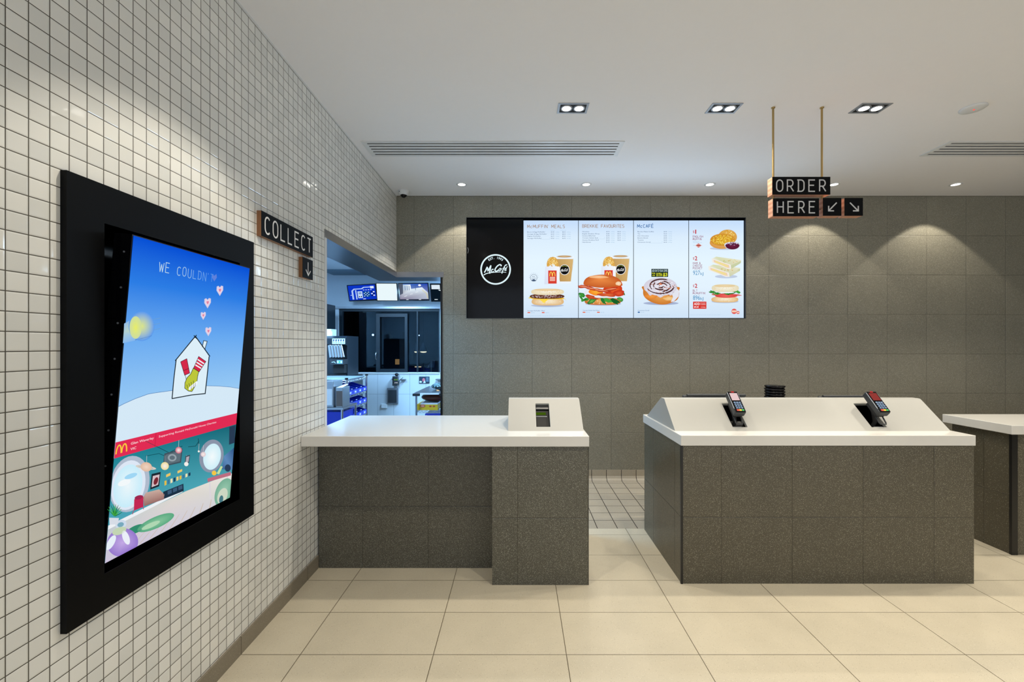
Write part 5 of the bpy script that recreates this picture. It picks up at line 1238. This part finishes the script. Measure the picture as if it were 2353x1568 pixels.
m = MB(); m.ball(((ya+yb_)/2+.06,5.44,z1+.018+.055), .17,.14,.055, 20, 12); o = m.build('bag_body', plain('brown_bag', (94,44,30), .3, noise=.4), t)
MB().cyl(((ya+yb_)/2+.09,5.44,z1+.12),((ya+yb_)/2+.10,5.43,z1+.155),.012,.02).build('twisted_neck', plain('bag_neck', (170,110,60), .4), t)
t = thing('storage_tub', (-1.0,5.4,.26), 'blue tub on the bottom shelf of the steel trolley', 'tub')
m = MB(); m.box(-1.12,-.75,5.25,5.6,.253,.257); 
for bx in ((-1.12,-1.115,5.25,5.6),(-.755,-.75,5.25,5.6),(-1.12,-.75,5.25,5.255),(-1.12,-.75,5.595,5.6)): m.box(*bx,.253,.545)
m.build('shell', M['blueplastic'], t); MB().box(-1.14,-.73,5.235,5.61,.54,.556).build('rim', M['blueplastic'], t)
t = thing('patterned_bag', at(998,886,5.6), 'black and white patterned bag on the trolley top', 'bag')
m = MB(); m.ball((-1.0,5.62,zt+.042), .14,.16,.042, 20, 10); m.build('bag_body', (lambda m_: m_.out(m_.bsdf(m_.mix(m_.math('GREATER_THAN', m_.n('ShaderNodeTexNoise', iVector=m_.n('ShaderNodeNewGeometry').outputs['Position'], iScale=45.0).outputs[0], .52), lin(14,26,30), lin(120,150,156)), .4)))(NT('speckled_bag')), t)

# lights and things beyond the kitchen window
def pend(px_, py_, Y, label, r):
    v = at(px_, py_, Y); t = thing('pendant_lamp', v, label, 'lamp', 'pendant lamps beyond the kitchen window')
    MB().lathe(v, [(.012,.16),(.03,.13),(r,.01),(r*.98,0)], 20).build('lamp_shade', M['darkgrey'], t); MB().tube([v+Vector((0,0,.16)),(v.x,v.y,KZ+.0995)], .004).build('cord', M['matte'], t)
    MB().ball(v-Vector((0,0,.006)), r*.86, r*.86, .016).build('bulb', emit('pendant_glow_%d' % px_, (255,206,160), 3), t)
pend(957, 808, 7.6, 'left of two glowing pendant lamps seen through the kitchen window', .045)
pend(973, 808, 7.6, 'right of two glowing pendant lamps seen through the kitchen window', .066)
t = thing('table_lamp', at(912,837,7.8), 'warm lit square lamp seen low through the kitchen window', 'lamp')
p = at(908,826,7.8); q = at(916,838,7.8); MB().box(p.x,q.x,7.8,7.85,q.z,p.z).build('lamp_shade', emit('warm_shade', (226,150,90), .7), t)
MB().box((p.x+q.x)/2-.012,(p.x+q.x)/2+.012,7.81,7.83,.82,q.z).build('stem', M['matte'], t); MB().box(p.x,q.x,7.79,7.86,.80,.82).build('foot', M['matte'], t)
t = thing('far_table', (-1.95,7.85,0), 'dark table beyond the kitchen window', 'table')
MB().box(-2.5,-1.1,7.6,8.1,.77,.80).build('table_top', M['matte'], t)
for x in (-2.45,-1.15):
    for y in (7.65,8.05): MB().box(x-.02,x+.02,y-.02,y+.02,0,.77).build('leg', M['matte'], t)
t = thing('tilted_monitor', at(991,838,7.75), 'grey tilted monitor on the far table beyond the kitchen window', 'monitor')
q = [at(982,845,7.75), at(990,829,7.75), at(999,829,7.75), at(997,845,7.75)]
m = MB(); m.add(q+[v+Vector((0,.03,0)) for v in q], [(0,1,2,3),(7,6,5,4),(0,4,5,1),(1,5,6,2),(2,6,7,3),(3,7,4,0)]); m.build('panel', M['midgrey'], t)
MB().box(q[3].x-.09,q[3].x-.06,7.76,7.79,.80,q[0].z+.02).build('stand', M['matte'], t)
t = thing('glowing_strip', at(960,844,7.7), 'small warm glowing strip on the far table beyond the kitchen window', 'lamp')  # warm glowing bar on legs, added as a reflection-like detail
v = at(953,844.5,7.7); q = at(967,842.5,7.7); MB().box(v.x,q.x,7.7,7.74,v.z,q.z).build('strip', emit('warm_strip', (255,196,150), 1.6), t); MB().box(v.x+.02,v.x+.04,7.71,7.73,.80,v.z).build('leg', M['matte'], t); MB().box(q.x-.04,q.x-.02,7.71,7.73,.80,v.z).build('leg', M['matte'], t)
for px_, py_, r, lab in ((857,770,.02,'bright white light point seen left through the kitchen window'),(963,771,.012,'small bright light point seen right through the kitchen window')):
    v = at(px_,py_,8.2); t = thing('outside_light', v, lab, 'light'); MB().ball(v, r, r, r).build('bulb', emit('outside_glow_%d' % px_, (226,244,255), 4), t); MB().cyl(v+Vector((0,.0,0)), (v.x,8.2995,v.z), .01).build('bracket', M['matte'], t)
